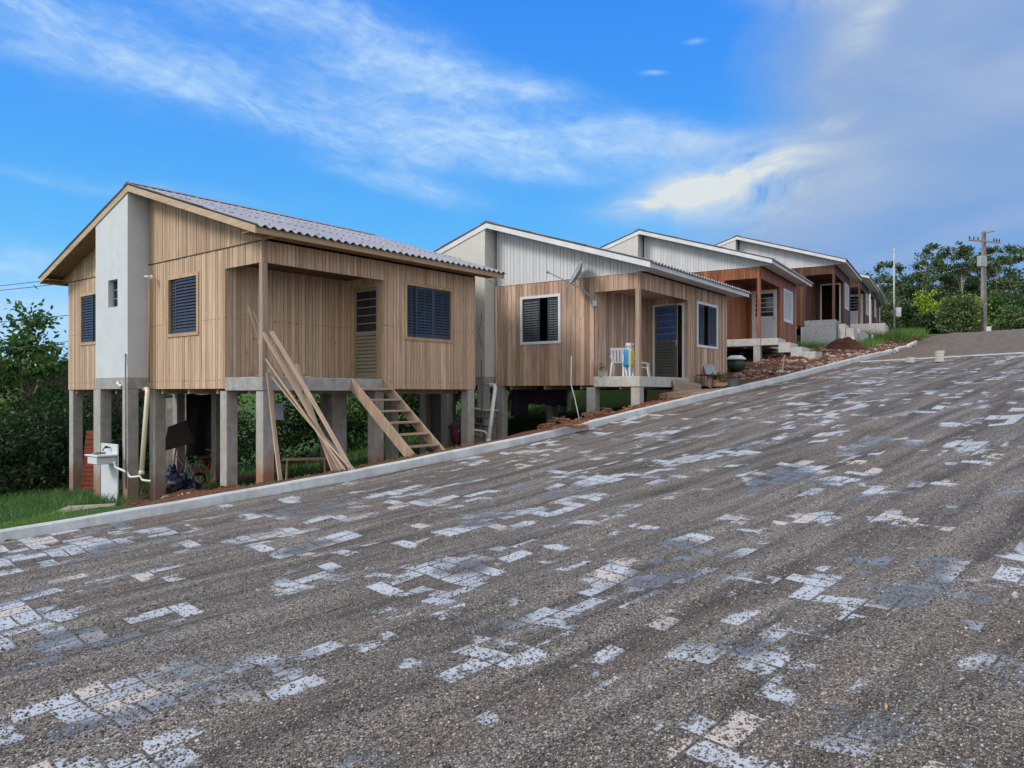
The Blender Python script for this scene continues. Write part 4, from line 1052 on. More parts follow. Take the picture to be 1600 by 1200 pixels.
# shelf of pots, boards, pallet in front of the second house
bs = thing('plank_shelf', W(H2, 3.95, -.50, 0), H2.rotation_euler[2] - .3, 'makeshift shelf of old boards in front of the second house', 'shelf')
bz = zground(*bs.location[:2]) - bs.location.z
mb = MB(); mb.beam((-.55, -.05, bz), (-.42, 0, .28), .20, .03, up=(0, 1, 0), c=(.4, .3, .4)); mb.build('side_board', M['wood_grey'], bs)
mb = MB(); mb.beam((.50, -.05, bz), (.36, 0, .10), .05, .03, up=(0, 1, 0), c=(.7, .3, .4)); mb.build('side_board', M['plank'], bs)
mb = MB(); mb.box(-.75, -.12, -.2, .2, .28, .31, (.1, .3, .4)); mb.build('top_board', M['wood_h4'], bs)
mb = MB(); mb.box(-.36, .45, -.12, .12, -.015, .010, (.3, .3, .4)); mb.build('shelf_board', M['wood_grey'], bs)
mb = MB(); mb.box(-.30, .40, -.1, .1, bz, bz + .13, (.8, .2, .4)); mb.build('bottom_block', M['plank_x'], bs)
for i, (x, mm, lb) in enumerate(((-.22, 'pot', 'square clay pot with greenery, left on the plank shelf'), (.02, 'redbrick', 'red clay pot with greenery, middle of the plank shelf'), (.27, 'redbrick', 'red pot holding a pale flower, right on the plank shelf'))):
    potplant(bs.matrix_basis @ Vector((x, 0, .012)), .10, .17, M[mm], lb, 90, .16, square=(i == 0))
fs = plank(W(H2, 3.80, -.34, .30), W(H2, 4.10, -.10, .62), .30, .02, 'bent grey metal sheet standing on the dark shelf board', M['greymetal'], 0, 'metal_sheet', 'sheet', None)
plt = thing('wooden_pallet', W(H2, 1.70, -.66, 0), H2.rotation_euler[2] - .05, 'pale wooden pallet lying between the second house and the kerb', 'pallet')
pz = max(zground(*plt.location[:2]), float(zk(34))) ; plt.location.z = pz - .14; plt.rotation_euler[0] = -.02; plt.rotation_euler[1] = -.085
for i in range(8): mb = MB(); mb.box(-.68, .68, -.55 + i * .15, -.55 + i * .15 + .075, .10, .122, (random.random(), random.random(), .2)); mb.build('slat', M['plank_x'], plt)
for x in (-.62, 0, .62): mb = MB(); mb.box(x - .04, x + .04, -.55, .60, .0, .098, (.3, random.random(), .2)); mb.build('bearer', M['plank_x'], plt)
plank(W(H2, 1.75, -.12, .02), W(H2, 3.0, -.32, -.10), .30, .06, 'thick worn board ramp at the edge of the second porch', M['wood_grey'], 1.57, 'board_ramp', 'ramp', None)
plank(W(H2, -.5, -.35, -.62), W(H2, .9, -.55, -.42), .10, .03, 'orange board lying in front of the second porch stilts', M['plank'], 0.0, 'loose_board', 'board', None)
bk = thing('bucket', Vector((*P2(34.75, -.12), float(zk(34.75)) + .01)), 0, 'dark dented bucket standing on the kerb by the pallet', 'bucket')
mb = MB(); mb.lathe([(.13, 0), (.155, .16), (.165, .165), (.165, .18), (.15, .18), (.13, .03), (.0, .03)], 16); mb.build('pail', M['conduit'], bk)
mb = MB(); mb.tube([(-.16, 0, .17), (-.1, .05, .20), (0, .08, .21), (.1, .05, .20), (.16, 0, .17)], .005, 6); mb.build('handle', M['conduit'], bk)
tk = thing('water_drum', at(1150, 600, 25.8), 0, 'dark green drum with a white lid under the orange house', 'drum'); tk.location.z = zground(tk.location.x, tk.location.y)
dh = at(1150, 562, 25.8).z - tk.location.z
mb = MB(); mb.lathe([(.24, 0), (.29, dh * .5), (.27, dh - .02), (.25, dh)], 18); mb.build('drum_body', plain('green_drum', (.02, .05, .035), .5), tk, smooth=True)
mb = MB(); mb.lathe([(.33, dh), (.33, dh + .03), (.20, dh + .14), (.0, dh + .15)], 18); mb.build('lid', M['white_trim'], tk)

# ---------------------------------------------------------------- things under the nearest house
def hwall(px0, px1, Y, ytop, mat_, label, name='partition_wall'):
    a, b = gpx(px0, Y), gpx(px1, Y); zt = at(0, ytop, Y).z; mb = MB(); z0 = min(a.z, b.z) - .2
    mb.box(0, b.x - a.x, -.06, .06, 0, zt - z0); n = int((zt - z0) / .35)
    for k in range(1, n + 1): mb.box(-.003, b.x - a.x + .003, -.064, .064, k * .35, k * .35 + .008)
    o = mb.build(name, mat_, loc=(a.x, Y, z0)); tag(o, label, 'wall'); return o
M['oldwall'] = stained('old_render', (.36, .35, .31), (.12, .06, .04), z0=.1, z1=1.2, var=.55, sc_=4, gb=.02)
hwall(246, 292, 23.6, 622, M['oldwall'], 'mottled pale wall remnant behind the wheelbarrow under the nearest house')
hwall(655, 712, 22.6, 613, stained('grey_render', (.20, .21, .23), (.1, .06, .05), z0=0, z1=.8, var=.3, sc_=3), 'grey rendered wall panel behind the stair under the nearest house')
wb = thing('wheelbarrow', gpx(283, 19.3), .5, 'dark wheelbarrow standing on end among the stilts', 'wheelbarrow')
mb = MB(); mb.v += [(-.42, -.10, .95), (.30, -.10, 1.15), (.30, .20, 1.15), (-.42, .2, .95), (-.30, -.05, 1.55), (.12, -.05, 1.72), (.12, .10, 1.72), (-.30, .10, 1.55)]
for q in ((0, 1, 5, 4), (1, 2, 6, 5), (2, 3, 7, 6), (3, 0, 4, 7), (4, 5, 6, 7)): mb.face(list(q), (.5,) * 3)
mb.build('tray', M['rust'], wb).modifiers.new('s', 'SOLIDIFY').thickness = .01
for s_ in (-1, 1): mb = MB(); mb.tube([(-.35 + s_ * .12, 0, .02), (-.05 + s_ * .12, .05, .6), (.05 + s_ * .14, .05, 1.15)], .018, 8); mb.build('handle', M['conduit'], wb)
mb = MB(); mb.tube([(.42, 0, .1), (.05, .02, .75)], .02, 8); mb.tube([(.36, .1, .1), (-.1, .1, .8)], .02, 8); mb.build('frame', M['greymetal'], wb)
mb = MB(); mb.tube([(.42 + .16 * math.cos(a / 8 * math.pi), .05, .18 + .16 * math.sin(a / 8 * math.pi)) for a in range(17)], .035, 8); mb.build('wheel', M['black'], wb)
bg = thing('tarpaulin_bag', gpx(274, 18.3), 0, 'crumpled dark blue sack on the soil below the wheelbarrow', 'sack')
def lump(mb, c, r_, n=1, sq=(1, 1, 1), jit=.25):
    import bmesh
    bm = bmesh.new(); bmesh.ops.create_icosphere(bm, subdivisions=n, radius=1)
    b0 = len(mb.v); q = Matrix.Rotation(random.uniform(0, 6), 3, 'Z')
    for v in bm.verts:
        k = 1 + random.uniform(-jit, jit); p = q @ Vector((v.co.x * sq[0] * k, v.co.y * sq[1] * k, v.co.z * sq[2] * k)); mb.v.append((c[0] + p.x * r_, c[1] + p.y * r_, c[2] + p.z * r_))
    cc = (random.random(),) * 3
    for f in bm.faces: mb.face([b0 + v.index for v in f.verts], cc)
    bm.free()
mb = MB(); lump(mb, (0, 0, .26), .30, 3, (1, .7, 1.0), .16); lump(mb, (.30, .1, .16), .24, 3, (1, .8, .7), .18); lump(mb, (-.1, .05, .5), .14, 3, (1, .8, 1.5), .2); mb.build('sack_body', M['bluebag'], bg, smooth=False)
bc = thing('bicycle', gpx(322, 19.8), 1.25, 'old bicycle parked in the dark under the nearest house', 'bicycle')
for x in (-.5, .5):
    mb = MB(); mb.tube([(x + .31 * math.cos(a / 12 * math.pi), 0, .33 + .31 * math.sin(a / 12 * math.pi)) for a in range(25)], .016, 6)
    for k in range(9): a = k * .698; mb.tube([(x, 0, .33), (x + .30 * math.cos(a), 0, .33 + .30 * math.sin(a))], .003, 4)
    mb.build('wheel', M['greymetal'], bc)
mb = MB()
for a, b in (((-.5, 0, .33), (-.12, 0, .33)), ((-.12, 0, .33), (-.22, 0, .82)), ((-.5, 0, .33), (-.2, 0, .75)), ((-.12, 0, .33), (.32, 0, .75)), ((-.2, 0, .75), (.32, 0, .80)), ((.5, 0, .33), (.30, 0, .92))): mb.tube([a, b], .015, 6)
mb.build('frame', M['redsteel'], bc)
mb = MB(); mb.tube([(.30, -.25, .95), (.30, 0, .93), (.30, .25, .95)], .012, 6); mb.build('handlebar', M['greymetal'], bc)
mb = MB(); mb.box(-.34, -.12, -.06, .06, .82, .86); mb.build('saddle', M['black'], bc, bevel=.02)
bn = thing('low_bench', gpx(388, 17.2), .4, 'low dark plank bench between the front stilts', 'bench')
mb = MB(); mb.box(-.5, .5, -.12, .12, .40, .44, (.3, .3, .3)); mb.build('seat', M['wood_h4'], bn)
for x in (-.4, .4): mb = MB(); mb.box(x - .02, x + .02, -.1, .1, 0, .4, (.3, .5, .3)); mb.build('leg', M['wood_h4'], bn)
sh = thing('sawhorse', gpx(478, 16.8), .2, 'wooden sawhorse in the dark behind the leaning planks', 'sawhorse')
mb = MB(); mb.beam((-.5, 0, .68), (.5, 0, .68), .08, .06, c=(.3, .2, .3)); mb.build('top_beam', M['wood_grey'], sh)
for x in (-.4, .4):
    for y in (-1, 1): mb = MB(); mb.beam((x, 0, .67), (x * 1.05, y * .3, 0), .05, .03, up=(1, 0, 0), c=(.4, .2, .3)); mb.build('leg', M['wood_grey'], sh)
o = MB(); o.box(-.12, .12, -.003, .003, -.2, .2); o = o.build('paper_notice', M['paper'], loc=at(435, 643, 18.0)); tag(o, 'pale blue sheet hanging beside the rusty-footed corner stilt', 'sheet')
ts = thing('roof_tile_stack', gpx(147, 19.3), .1, 'stack of red clay tiles leaning behind the left stilts', 'tile stack')
mb = MB(); zt = at(0, 672, 19.3).z - ts.location.z
for k in range(14): z = zt * k / 14; mb.box(-.30 + .012 * k, .22 + .004 * k, -.12, .12, z, z + zt / 14 - .012)
mb.build('tiles', M['redbrick'], ts)
cs = thing('concrete_cover', gpx(135, 14.6), .25, 'square concrete cover slab in the grass left of the laundry tank', 'cover slab')
mb = MB(); mb.hexa([(-.55, -.42, -.1), (.55, -.42, -.1), (.5, .42, -.1), (-.5, .42, -.1), (-.47, -.36, .14), (.5, -.34, .16), (.46, .36, .17), (-.42, .36, .15)]); mb.build('slab', stained('muddy_cover', (.33, .30, .25), (.30, .14, .08), z0=-.1, z1=.1, var=.3), cs, bevel=.02)
def groundline(name, pts, r_, mat_, label, cat):
    q = []
    for (a, Ya), (b, Yb) in zip(pts[:-1], pts[1:]):
        for k in range(8):
            f_ = k / 8; p = gpx(a + (b - a) * f_, Ya + (Yb - Ya) * f_); p.z += r_ + .035 + .02 * math.sin(k * 1.7 + a); q.append(p)
    mb = MB(); mb.tube(q, r_, 7); return tag(mb.build(name, mat_, smooth=True), label, cat)
groundline('garden_hose', [(-60, 13.6), (20, 13.9), (50, 13.4), (110, 13.75), (158, 13.8)], .016, M['pvcw'], 'pale garden hose lying in the grass left of the cover slab', 'hose')
groundline('garden_hose', [(222, 12.9), (262, 12.6), (285, 12.35), (310, 12.5)], .016, M['pvcw'], 'pale hose piece along the red soil by the kerb', 'hose')
mb = MB(); n = 16; a, b = W(H1, 2.9, 8.2, -.12), W(H1, 4.5, 8.2, -.12)  # dark sheet added to deepen the shade under the nearest house
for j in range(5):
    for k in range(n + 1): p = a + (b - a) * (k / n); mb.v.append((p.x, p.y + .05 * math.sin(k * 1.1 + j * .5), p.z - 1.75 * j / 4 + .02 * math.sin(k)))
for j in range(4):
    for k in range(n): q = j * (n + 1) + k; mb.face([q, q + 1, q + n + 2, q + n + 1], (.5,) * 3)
o = mb.build('shade_sheet', plain('shade_sheet_black', (.012, .014, .02), .45, var=.4), smooth=True); tag(o, 'black sheet added at the back under the nearest house to deepen its shade', 'backdrop')
# washing under the second house
M['cloth_dark'] = plain('dark_cloth', (.02, .016, .03), .9, var=.4)
for (px, w_, y1, lb, mm) in ((846, .62, 632, 'dark trousers hanging under the second house, widest piece', 'cloth_dark'), (812, .42, 650, 'long dark sheet hanging under the second house, leftmost piece', 'cloth_dark'), (868, .50, 634, 'dark red jumper hanging under the second house', 'cloth_dark'), (826, .30, 630, 'narrow dark shirt on the line under the second house', 'cloth_dark')):
    c0 = at(px, 606, 21.4); hh = c0.z - at(px, y1, 21.4).z; mb = MB(); n = 12
    for j in range(5):
        for k in range(n + 1): mb.v.append((w_ * (k / n - .5) * (1 + .05 * j), .03 * math.sin(k * 1.3 + j * .3), -hh * j / 4 + .02 * math.sin(k)))
    for j in range(4):
        for k in range(n): q = j * (n + 1) + k; mb.face([q, q + 1, q + n + 2, q + n + 1], (.5,) * 3)
    o = mb.build('hanging_garment', M[mm], loc=c0, smooth=True); o.modifiers.new('s', 'SOLIDIFY').thickness = .012; tag(o, lb, 'garment', 'washing under the second house')
# ---------------------------------------------------------------- person bending over the tank between the houses
def person():
    base = gpx(710, 20.1); o = thing('person', base, 0, 'person bending over the laundry tank, dark shirt and maroon shorts, half behind the stilt', 'person')
    hz = .80
    J = {'pel': (0, 0, hz), 'waist': (.10, 0, hz + .10), 'chest': (.33, 0, hz + .24), 'neck': (.50, 0, hz + .26), 'head': (.60, 0, hz + .26), 'hd2': (.70, 0, hz + .20)}
    E_ = [('pel', 'waist'), ('waist', 'chest'), ('chest', 'neck'), ('neck', 'head'), ('head', 'hd2')]
    rad = {'pel': .14, 'waist': .125, 'chest': .15, 'neck': .055, 'head': .09, 'hd2': .08}
    for s_, y in (('l', .17), ('r', -.17)):
        J.update({s_ + 'sh': (.40, y, hz + .22), s_ + 'el': (.48, y * 1.15, hz - .05), s_ + 'wr': (.66, y * .7, hz - .12), s_ + 'hp': (.0, y * .55, hz - .04), s_ + 'kn': (.06, y * .6, hz - .42), s_ + 'an': (-.02, y * .6, .07), s_ + 'to': (.16, y * .65, .03)})
        E_ += [('chest', s_ + 'sh'), (s_ + 'sh', s_ + 'el'), (s_ + 'el', s_ + 'wr'), ('pel', s_ + 'hp'), (s_ + 'hp', s_ + 'kn'), (s_ + 'kn', s_ + 'an'), (s_ + 'an', s_ + 'to')]
        rad.update({s_ + 'sh': .065, s_ + 'el': .045, s_ + 'wr': .03, s_ + 'hp': .10, s_ + 'kn': .06, s_ + 'an': .04, s_ + 'to': .035})
        for f_ in range(5):
            a = (f_ - 2) * .018; k1, k2 = f'{s_}f{f_}', f'{s_}g{f_}'; w_ = J[s_ + 'wr']
            J[k1] = (w_[0] + .06, w_[1] + a, w_[2] - .02); J[k2] = (w_[0] + .11 - abs(f_ - 2) * .01, w_[1] + a * 1.2, w_[2] - .05)
            E_ += [(s_ + 'wr', k1), (k1, k2)]; rad[k1] = .010; rad[k2] = .007
    names = list(J); me = bpy.data.meshes.new('body'); me.from_pydata([J[k] for k in names], [(names.index(a), names.index(b)) for a, b in E_], [])
    b = bpy.data.objects.new('body', me); col.objects.link(b); b.parent = o
    sk = b.modifiers.new('k', 'SKIN')
    for i, k in enumerate(names): me.skin_vertices[0].data[i].radius = (rad[k], rad[k]); me.skin_vertices[0].data[i].use_root = (k == 'pel')
    b.modifiers.new('s', 'SUBSURF').render_levels = 2; me.materials.append(plain('skin', (.30, .15, .09), .55))
    def sleeve(nm, ks, rs, mat_):
        mb = MB(); mb.tube([J[k] if isinstance(k, str) else k for k in ks], rs, 14); q = mb.build(nm, mat_, o, smooth=True); return q
    shirt = plain('dark_shirt', (.05, .045, .06), .9, var=.4, scale=14); sh_ = plain('maroon_cloth', (.10, .012, .03), .9)
    sleeve('shirt', [(-.08, 0, hz + .0), (.06, 0, hz + .11), (.2, 0, hz + .2), (.33, 0, hz + .26), (.46, 0, hz + .27)], [.16, .17, .18, .19, .09], shirt)
    for y in (1, -1):
        sleeve('sleeve', [(.36, .14 * y, hz + .24), (.42, .18 * y, hz + .16), (.46, .19 * y, hz + .04)], [.08, .075, .065], shirt)
        sleeve('trouser_leg', [(.0, .07 * y, hz + .05), (.02, .095 * y, hz - .12), (.055, .10 * y, hz - .34)], [.125, .12, .095], sh_)
    mb = MB(); lump(mb, (.64, 0, hz + .28), .105, 2, (1, .9, .85), .03); mb.build('hair', M['black'], o, smooth=True)
person()

# ---------------------------------------------------------------- street side objects
def rocks(name, pts, rmin, rmax, mat_, label, cat):
    mb = MB()
    for p in pts: lump(mb, p, random.uniform(rmin, rmax) * (1 if random.random() < .85 else 1.8), 1, (1, .7, .5), .28)
    o = mb.build(name, mat_); tag(o, label, cat, kind='stuff'); return o
def rp(s0, s1, t0, t1, n):
    o = []
    for _ in range(n): q = P2(random.uniform(s0, s1), random.uniform(t0, t1)); o.append((q[0], q[1], zground(q[0], q[1]) + .01))
    return o
rocks('rubble', rp(37.5, 47, -3.2, -.25, 620), .03, .105, M['rock'], 'broken stones and clods on the red bank by the kerb', 'rubble')
rocks('rubble', rp(46, 60, -3.5, -.25, 330), .03, .09, M['rock'], 'loose stones beside the upper kerb blocks', 'rubble')
rocks('clods', rp(28.5, 34, -1.3, -.2, 120), .02, .06, plain('red_clod', (.22, .085, .05), .95, var=.4), 'small red clods in front of the second porch', 'clods')
rocks('clods', rp(20.6, 27, -3.4, -.6, 260), .01, .035, plain('red_clod_near', (.17, .065, .035), .95, var=.4), 'red clods scattered at the front stilts of the nearest house', 'clods')
def mound(px, Y, rx, ry, h_, label, mat_=None):
    c = gpx(px, Y); n = 30; V = []; Fq = []
    for j in range(n):
        for i in range(n):
            a, b = (i / (n - 1) * 2 - 1), (j / (n - 1) * 2 - 1); r2 = a * a + b * b
            x, y = c.x + a * rx, c.y + b * ry; z = zground(x, y) - .06 + (h_ + .06) * max(0, 1 - r2) ** .8 * (1 + .18 * math.sin(a * 9 + b * 5) + .12 * math.sin(b * 17 + a * 7)) + random.uniform(0, .06)
            V.append((x, y, z if r2 < 1.02 else z - .1))
    for j in range(n - 1):
        for i in range(n - 1): q = j * n + i; Fq.append((q, q + 1, q + n + 1, q + n))
    o = npmesh('soil_mound', V, Fq, mat_ or M['soil'], smooth=True); tag(o, kind='structure')
m_, T_, b_ = mat('red_soil'); co_ = T_.new('ShaderNodeTexCoord').outputs['Object']; n_o = T_.noise(co_, 14, 7, .65)
T_.L.new(T_.mix(T_.rng(n_o, .3, .7), (.06, .024, .016), (.17, .072, .048)), b_.inputs['Base Color']); b_.inputs['Roughness'].default_value = 1; b_.inputs['Specular IOR Level'].default_value = .1
bump(T_, b_, T_.noise(co_, 25, 8, .7), 1, .05); M['soil'] = m_
mound(262, 13.4, 1.5, .75, .22, ''); mound(350, 15.2, 1.8, 1.2, .12, ''); mound(1322, 30.5, .8, .7, .38, ''); mound(1250, 25.9, .9, .7, .14, ''); mound(1380, 41.5, 2.2, 2.5, .25, '')
def paver_stack(s_, t_, nx, nz, label):
    p = P2(s_, t_); o = thing('paver_stack', (*p, zroad(s_, t_)), -.4, label, 'paver stack', 'stacked pavers on the road')
    for i in range(nx):
        for k in range(nz):
            mb = MB(); mb.box(-.10, .10, -.048, .048, 0, .075); mb.build('paver', M['concrete_light'], o, bevel=.006, loc=(random.uniform(-.01, .01), (i - (nx - 1) / 2) * .1 , k * .078 + .001))
def stonroad(px, py):
    best = None
    for Y in np.arange(15, 60, .1):
        x = (px - 800) * Y / F; s_, t_ = st(x, Y); z = float(zroad(s_[0], t_[0])); e = abs(z - at(px, py, Y).z)
        if best is None or e < best[0]: best = (e, s_[0], t_[0])
    return best[1], best[2]
s_, t_ = stonroad(1468, 566); paver_stack(s_, t_, 4, 4, 'taller square stack of grey pavers on the far edge of the paving')
s_, t_ = stonroad(1422, 567); paver_stack(s_, t_, 4, 2, 'low stack of grey pavers beside the upper kerb')
for px, py, Y, lb in ((1333, 541, 33.2, 'short white pipe stub by the rough concrete base'), (1363, 534, 38.5, 'short white pipe stub at the edge of the tall grass')):
    p = gpx(px, Y); mb = MB(); mb.tube([(0, 0, -.2), (0, 0, .42)], .055, 12); o = mb.build('pipe_stub', M['pvcw'], loc=p, smooth=False); tag(o, lb, 'pipe stub')
o = scraps('brush_pile', Vector((*P2(28.4, .05), float(zk(28.4)) + .01)), 70, .42, .26, .45, .012, M['drybrush'], 'heap of dry reddish twigs spilling over the kerb', 'brush pile', .20)
o = scraps('brush_pile', Vector((*P2(30.1, -.55), zground(*P2(30.1, -.55)))), 50, .35, .2, .3, .012, M['drybrush'], 'small heap of dry leaves behind the kerb in front of the second house', 'brush pile', .16)
plank(gpx(1222, 22.4) + Vector((0, 0, .02)), gpx(1226, 23.6) + Vector((0, 0, .45)), .05, .02, 'pale stick poking out of the rubble below the orange house', None, 0, 'loose_stick', 'stick', None)

# ---------------------------------------------------------------- vegetation left and behind
def blobset(W_, D_, H_, n=6, z0=.35):
    return [(random.uniform(-.55, .55) * W_, random.uniform(-.55, .55) * D_, H_ * random.uniform(z0, .72), W_ * random.uniform(.38, .6), D_ * random.uniform(.38, .6), H_ * random.uniform(.25, .38)) for _ in range(n)] + [(0, 0, H_ * .3, W_ * .8, D_ * .8, H_ * .34)]
lab = ['dark leafy shrub at the far left edge behind the grass', 'dark shrub left of the nearest house, behind its rear stilt', 'bushy green shrub rising beside the shed roof at the left', 'broad dark shrub at the left edge, lower front one', 'yellow-tipped shrub below the shed roof at the left', 'dark shrub filling the gap between the left stilts']
for i, (px, Y, W_, H_, m2) in enumerate(((-20, 22.5, 2.2, 4.0, 'leaf_dark'), (95, 23.0, 1.7, 3.5, 'leaf_dark'), (50, 26.0, 2.2, 4.4, 'leaf_mid'), (28, 20.6, 1.7, 2.6, 'leaf_dark'), (75, 24.5, 1.6, 3.9, 'leaf_mid'), (165, 24.5, 2.0, 3.0, 'leaf_dark'))):
    plant('shrub', gpx(px, Y), blobset(W_, 1.4, H_ * .78), 6500, .15, M[m2], lab[i], 'shrub', 'shrubs left of the nearest house', clump=.30)
lf = [(-.6, 0, 4.5, .8, .7, .7), (.2, .1, 5.1, .6, .6, .6), (.0, .2, 3.9, 1.0, .8, .6), (1.0, 0, 3.9, .7, .6, .5), (.45, 0, 4.5, .55, .6, .45), (-1.2, .1, 3.6, .8, .7, .7), (1.5, 0, 3.3, .5, .5, .35), (-.2, 0, 3.2, .9, .7, .5)]
tree('broadleaf_tree', gpx(33, 24.2), 5.4, lf, 2500, .21, M['leaf_mid'], 'sparse broadleaf tree with sky between its leaves at the left edge', r0=.085, clump=.42, per=40, th=.86)
tree('broadleaf_tree', gpx(-60, 25.5), 5.6, [(q[0] * 1.2, q[1], q[2] * .98, *q[3:]) for q in lf], 2300, .22, M['leaf_dark'], 'denser broadleaf tree cut by the left edge of the picture', r0=.10, clump=.4, per=40, th=.86)
# old shed
shd = thing('old_shed', gpx(88, 29.0), .30, 'dark old shed with a sloping grey roof behind the left shrubs', 'shed')
z1 = at(0, 562, 29).z - shd.location.z
mb = MB(); boards(mb, (-1.2, 0, 0), (1, 0, 0), (0, -1, 0), 0, 4.2, 0, lambda a: z1 - .5 + a * .26, .16); boards(mb, (-1.2, 3, 0), (1, 0, 0), (0, 1, 0), 0, 4.2, 0, lambda a: z1 - .5 + a * .26, .16); boards(mb, (3, 0, 0), (0, 1, 0), (1, 0, 0), 0, 3, 0, z1 + .5, .16); boards(mb, (-1.2, 0, 0), (0, 1, 0), (-1, 0, 0), 0, 3, 0, z1 - .55, .16)
mb.build('shed_wall', wood('shed_wood', (.035, .028, .025), (.09, .075, .065)), shd)
mb = MB(); mb.hexa([(-1.7, -.4, z1 - .60), (3.4, -.4, z1 + .72), (3.4, 3.4, z1 + .72), (-1.7, 3.4, z1 - .60), (-1.7, -.4, z1 - .54), (3.4, -.4, z1 + .78), (3.4, 3.4, z1 + .78), (-1.7, 3.4, z1 - .54)]); mb.build('shed_roof', M['roof'], shd)
# shrubs closing the view behind the houses, dark leaves standing in for shade
k = 0
words = ['broad', 'round', 'dense', 'pale', 'dark', 'low', 'tall']
where = ['seen under the left half of the nearest house', 'seen between the front stilts of the nearest house', 'seen behind the leaning planks', 'seen behind the stair', 'seen in the gap between the first two houses', 'seen under the left of the second house', 'seen under the hanging washing', 'seen under the second porch']
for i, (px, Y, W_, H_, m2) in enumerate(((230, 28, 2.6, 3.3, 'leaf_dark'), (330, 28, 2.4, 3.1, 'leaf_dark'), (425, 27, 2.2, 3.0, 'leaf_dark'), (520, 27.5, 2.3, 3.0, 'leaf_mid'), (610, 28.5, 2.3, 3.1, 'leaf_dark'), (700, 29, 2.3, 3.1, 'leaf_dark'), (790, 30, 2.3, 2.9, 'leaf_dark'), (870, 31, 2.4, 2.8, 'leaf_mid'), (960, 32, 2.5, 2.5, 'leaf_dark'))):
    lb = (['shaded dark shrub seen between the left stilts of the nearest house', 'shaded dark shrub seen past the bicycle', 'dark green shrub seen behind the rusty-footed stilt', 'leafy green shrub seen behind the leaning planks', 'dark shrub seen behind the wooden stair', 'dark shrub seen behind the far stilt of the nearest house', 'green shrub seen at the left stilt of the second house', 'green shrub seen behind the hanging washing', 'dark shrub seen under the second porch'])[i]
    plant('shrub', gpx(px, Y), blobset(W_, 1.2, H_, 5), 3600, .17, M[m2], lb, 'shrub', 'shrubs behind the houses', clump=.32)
# overhead wires from the left to the back of the nearest house
for i, (y0, y1, zz) in enumerate(((446, 433, 2.75), (452, 441, 2.55), (499, 492, 1.75), (545, 533, 1.0))):
    a = at(-160, y0 + 6, 26); b = at(112, y1, 19.8); mb = MB(); mb.tube([a + (b - a) * q / 10 + Vector((0, 0, -.12 * math.sin(math.pi * q / 10))) for q in range(11)], .009, 5)
    tag(mb.build('overhead_wire', M['black']), ['topmost wire reaching the rear eave of the nearest house', 'second wire from the top at the rear eave of the nearest house', 'wire crossing the sky at the rear window of the nearest house', 'lowest wire above the shed roof at the left'][i], 'wire', 'wires at the left edge')

# ---------------------------------------------------------------- grass and weeds
def blades(name, xy, h_, w_, mat_, label, spread=.35):
    cc0 = gpx(135, 14.6); xy = xy[(np.hypot(xy[:, 0] - cc0.x, xy[:, 1] - cc0.y) > .62) & (np.hypot(xy[:, 0] - cc0.x - .05, xy[:, 1] - cc0.y + .5) > .4)]
    n = len(xy); z = zground(xy[:, 0], xy[:, 1]); a = rng.uniform(0, 2 * np.pi, n); hh = h_ * rng.uniform(.5, 1.3, n)
    dx = np.c_[np.cos(a), np.sin(a), np.zeros(n)] * (w_ / 2); ln = rng.normal(size=(n, 3)) * (spread * hh)[:, None]; ln[:, 2] = hh
    b = np.c_[xy, z - .01]; V = np.stack([b - dx, b + dx, b + ln * .55 + dx * .6, b + ln * .55 - dx * .6, b + ln * np.array([1.25, 1.25, 1])], 1)
    V = V.reshape(-1, 3); i = np.arange(n) * 5
    F3 = np.stack([i, i + 1, i + 2, i, i + 2, i + 3, i + 3, i + 2, i + 4], 1).reshape(-1, 3)
    c = np.repeat(np.stack([rng.uniform(0, 1, n) * .7 + .3 * rng.uniform(0, 1, n), rng.uniform(0, 1, n), rng.uniform(0, 1, n)], 1), 3, 0)
    o = npmesh(name, V, F3, mat_, cols=c); return tag(o, label, 'grass', kind='stuff')
def scat(n, s0, s1, t0, t1, f=None):
    s_ = rng.uniform(s0, s1, n); t_ = rng.uniform(t0, t1, n); 
    if f is not None: k = f(s_, t_); s_, t_ = s_[k], t_[k]
    return P2(s_, t_)
cl_ = lambda s_, t_: (np.sin(s_ * 2.3 + np.sin(t_ * 3.1) * 2) + np.sin(t_ * 2.7 + s_ * 1.1) + rng.normal(0, .8, len(s_))) > -.7
blades('grass', scat(50000, 16.5, 20.7, -4.6, -.14, lambda s_, t_: cl_(s_, t_) & (s_ < 20.1 + .5 * np.sin(t_ * 2.1) + rng.normal(0, .2, len(s_)))), .085, .010, M['grass'], 'short bright grass on the verge left of the red soil')
blades('weeds', scat(26000, 15.5, 22.0, -11, -4.2, cl_), .24, .018, M['weed'], 'taller darker weeds before the left shrubs', .5)
blades('grass', scat(13000, 22, 38, -17, -8.0), .20, .022, M['leaf_mid'], 'grass seen under and behind the houses', .5)
blades('grass', scat(2600, 20.8, 27, -2.6, -.2, lambda s_, t_: rng.uniform(0, 1, len(s_)) < .45 * np.clip(1.4 + t_ * .5, 0, 1)), .06, .009, M['grass'], 'thin grass strip along the kerb in front of the nearest house')
blades('tall_grass', scat(15000, 58, 76, -7, -.3, cl_), .55, .035, M['grass'], 'tall green grass beside the thin grey pole', .4)
blades('tall_grass', scat(3500, 50, 58, -4.5, -1.2, cl_), .30, .03, M['grass'], 'grass tufts below the farther houses', .4)

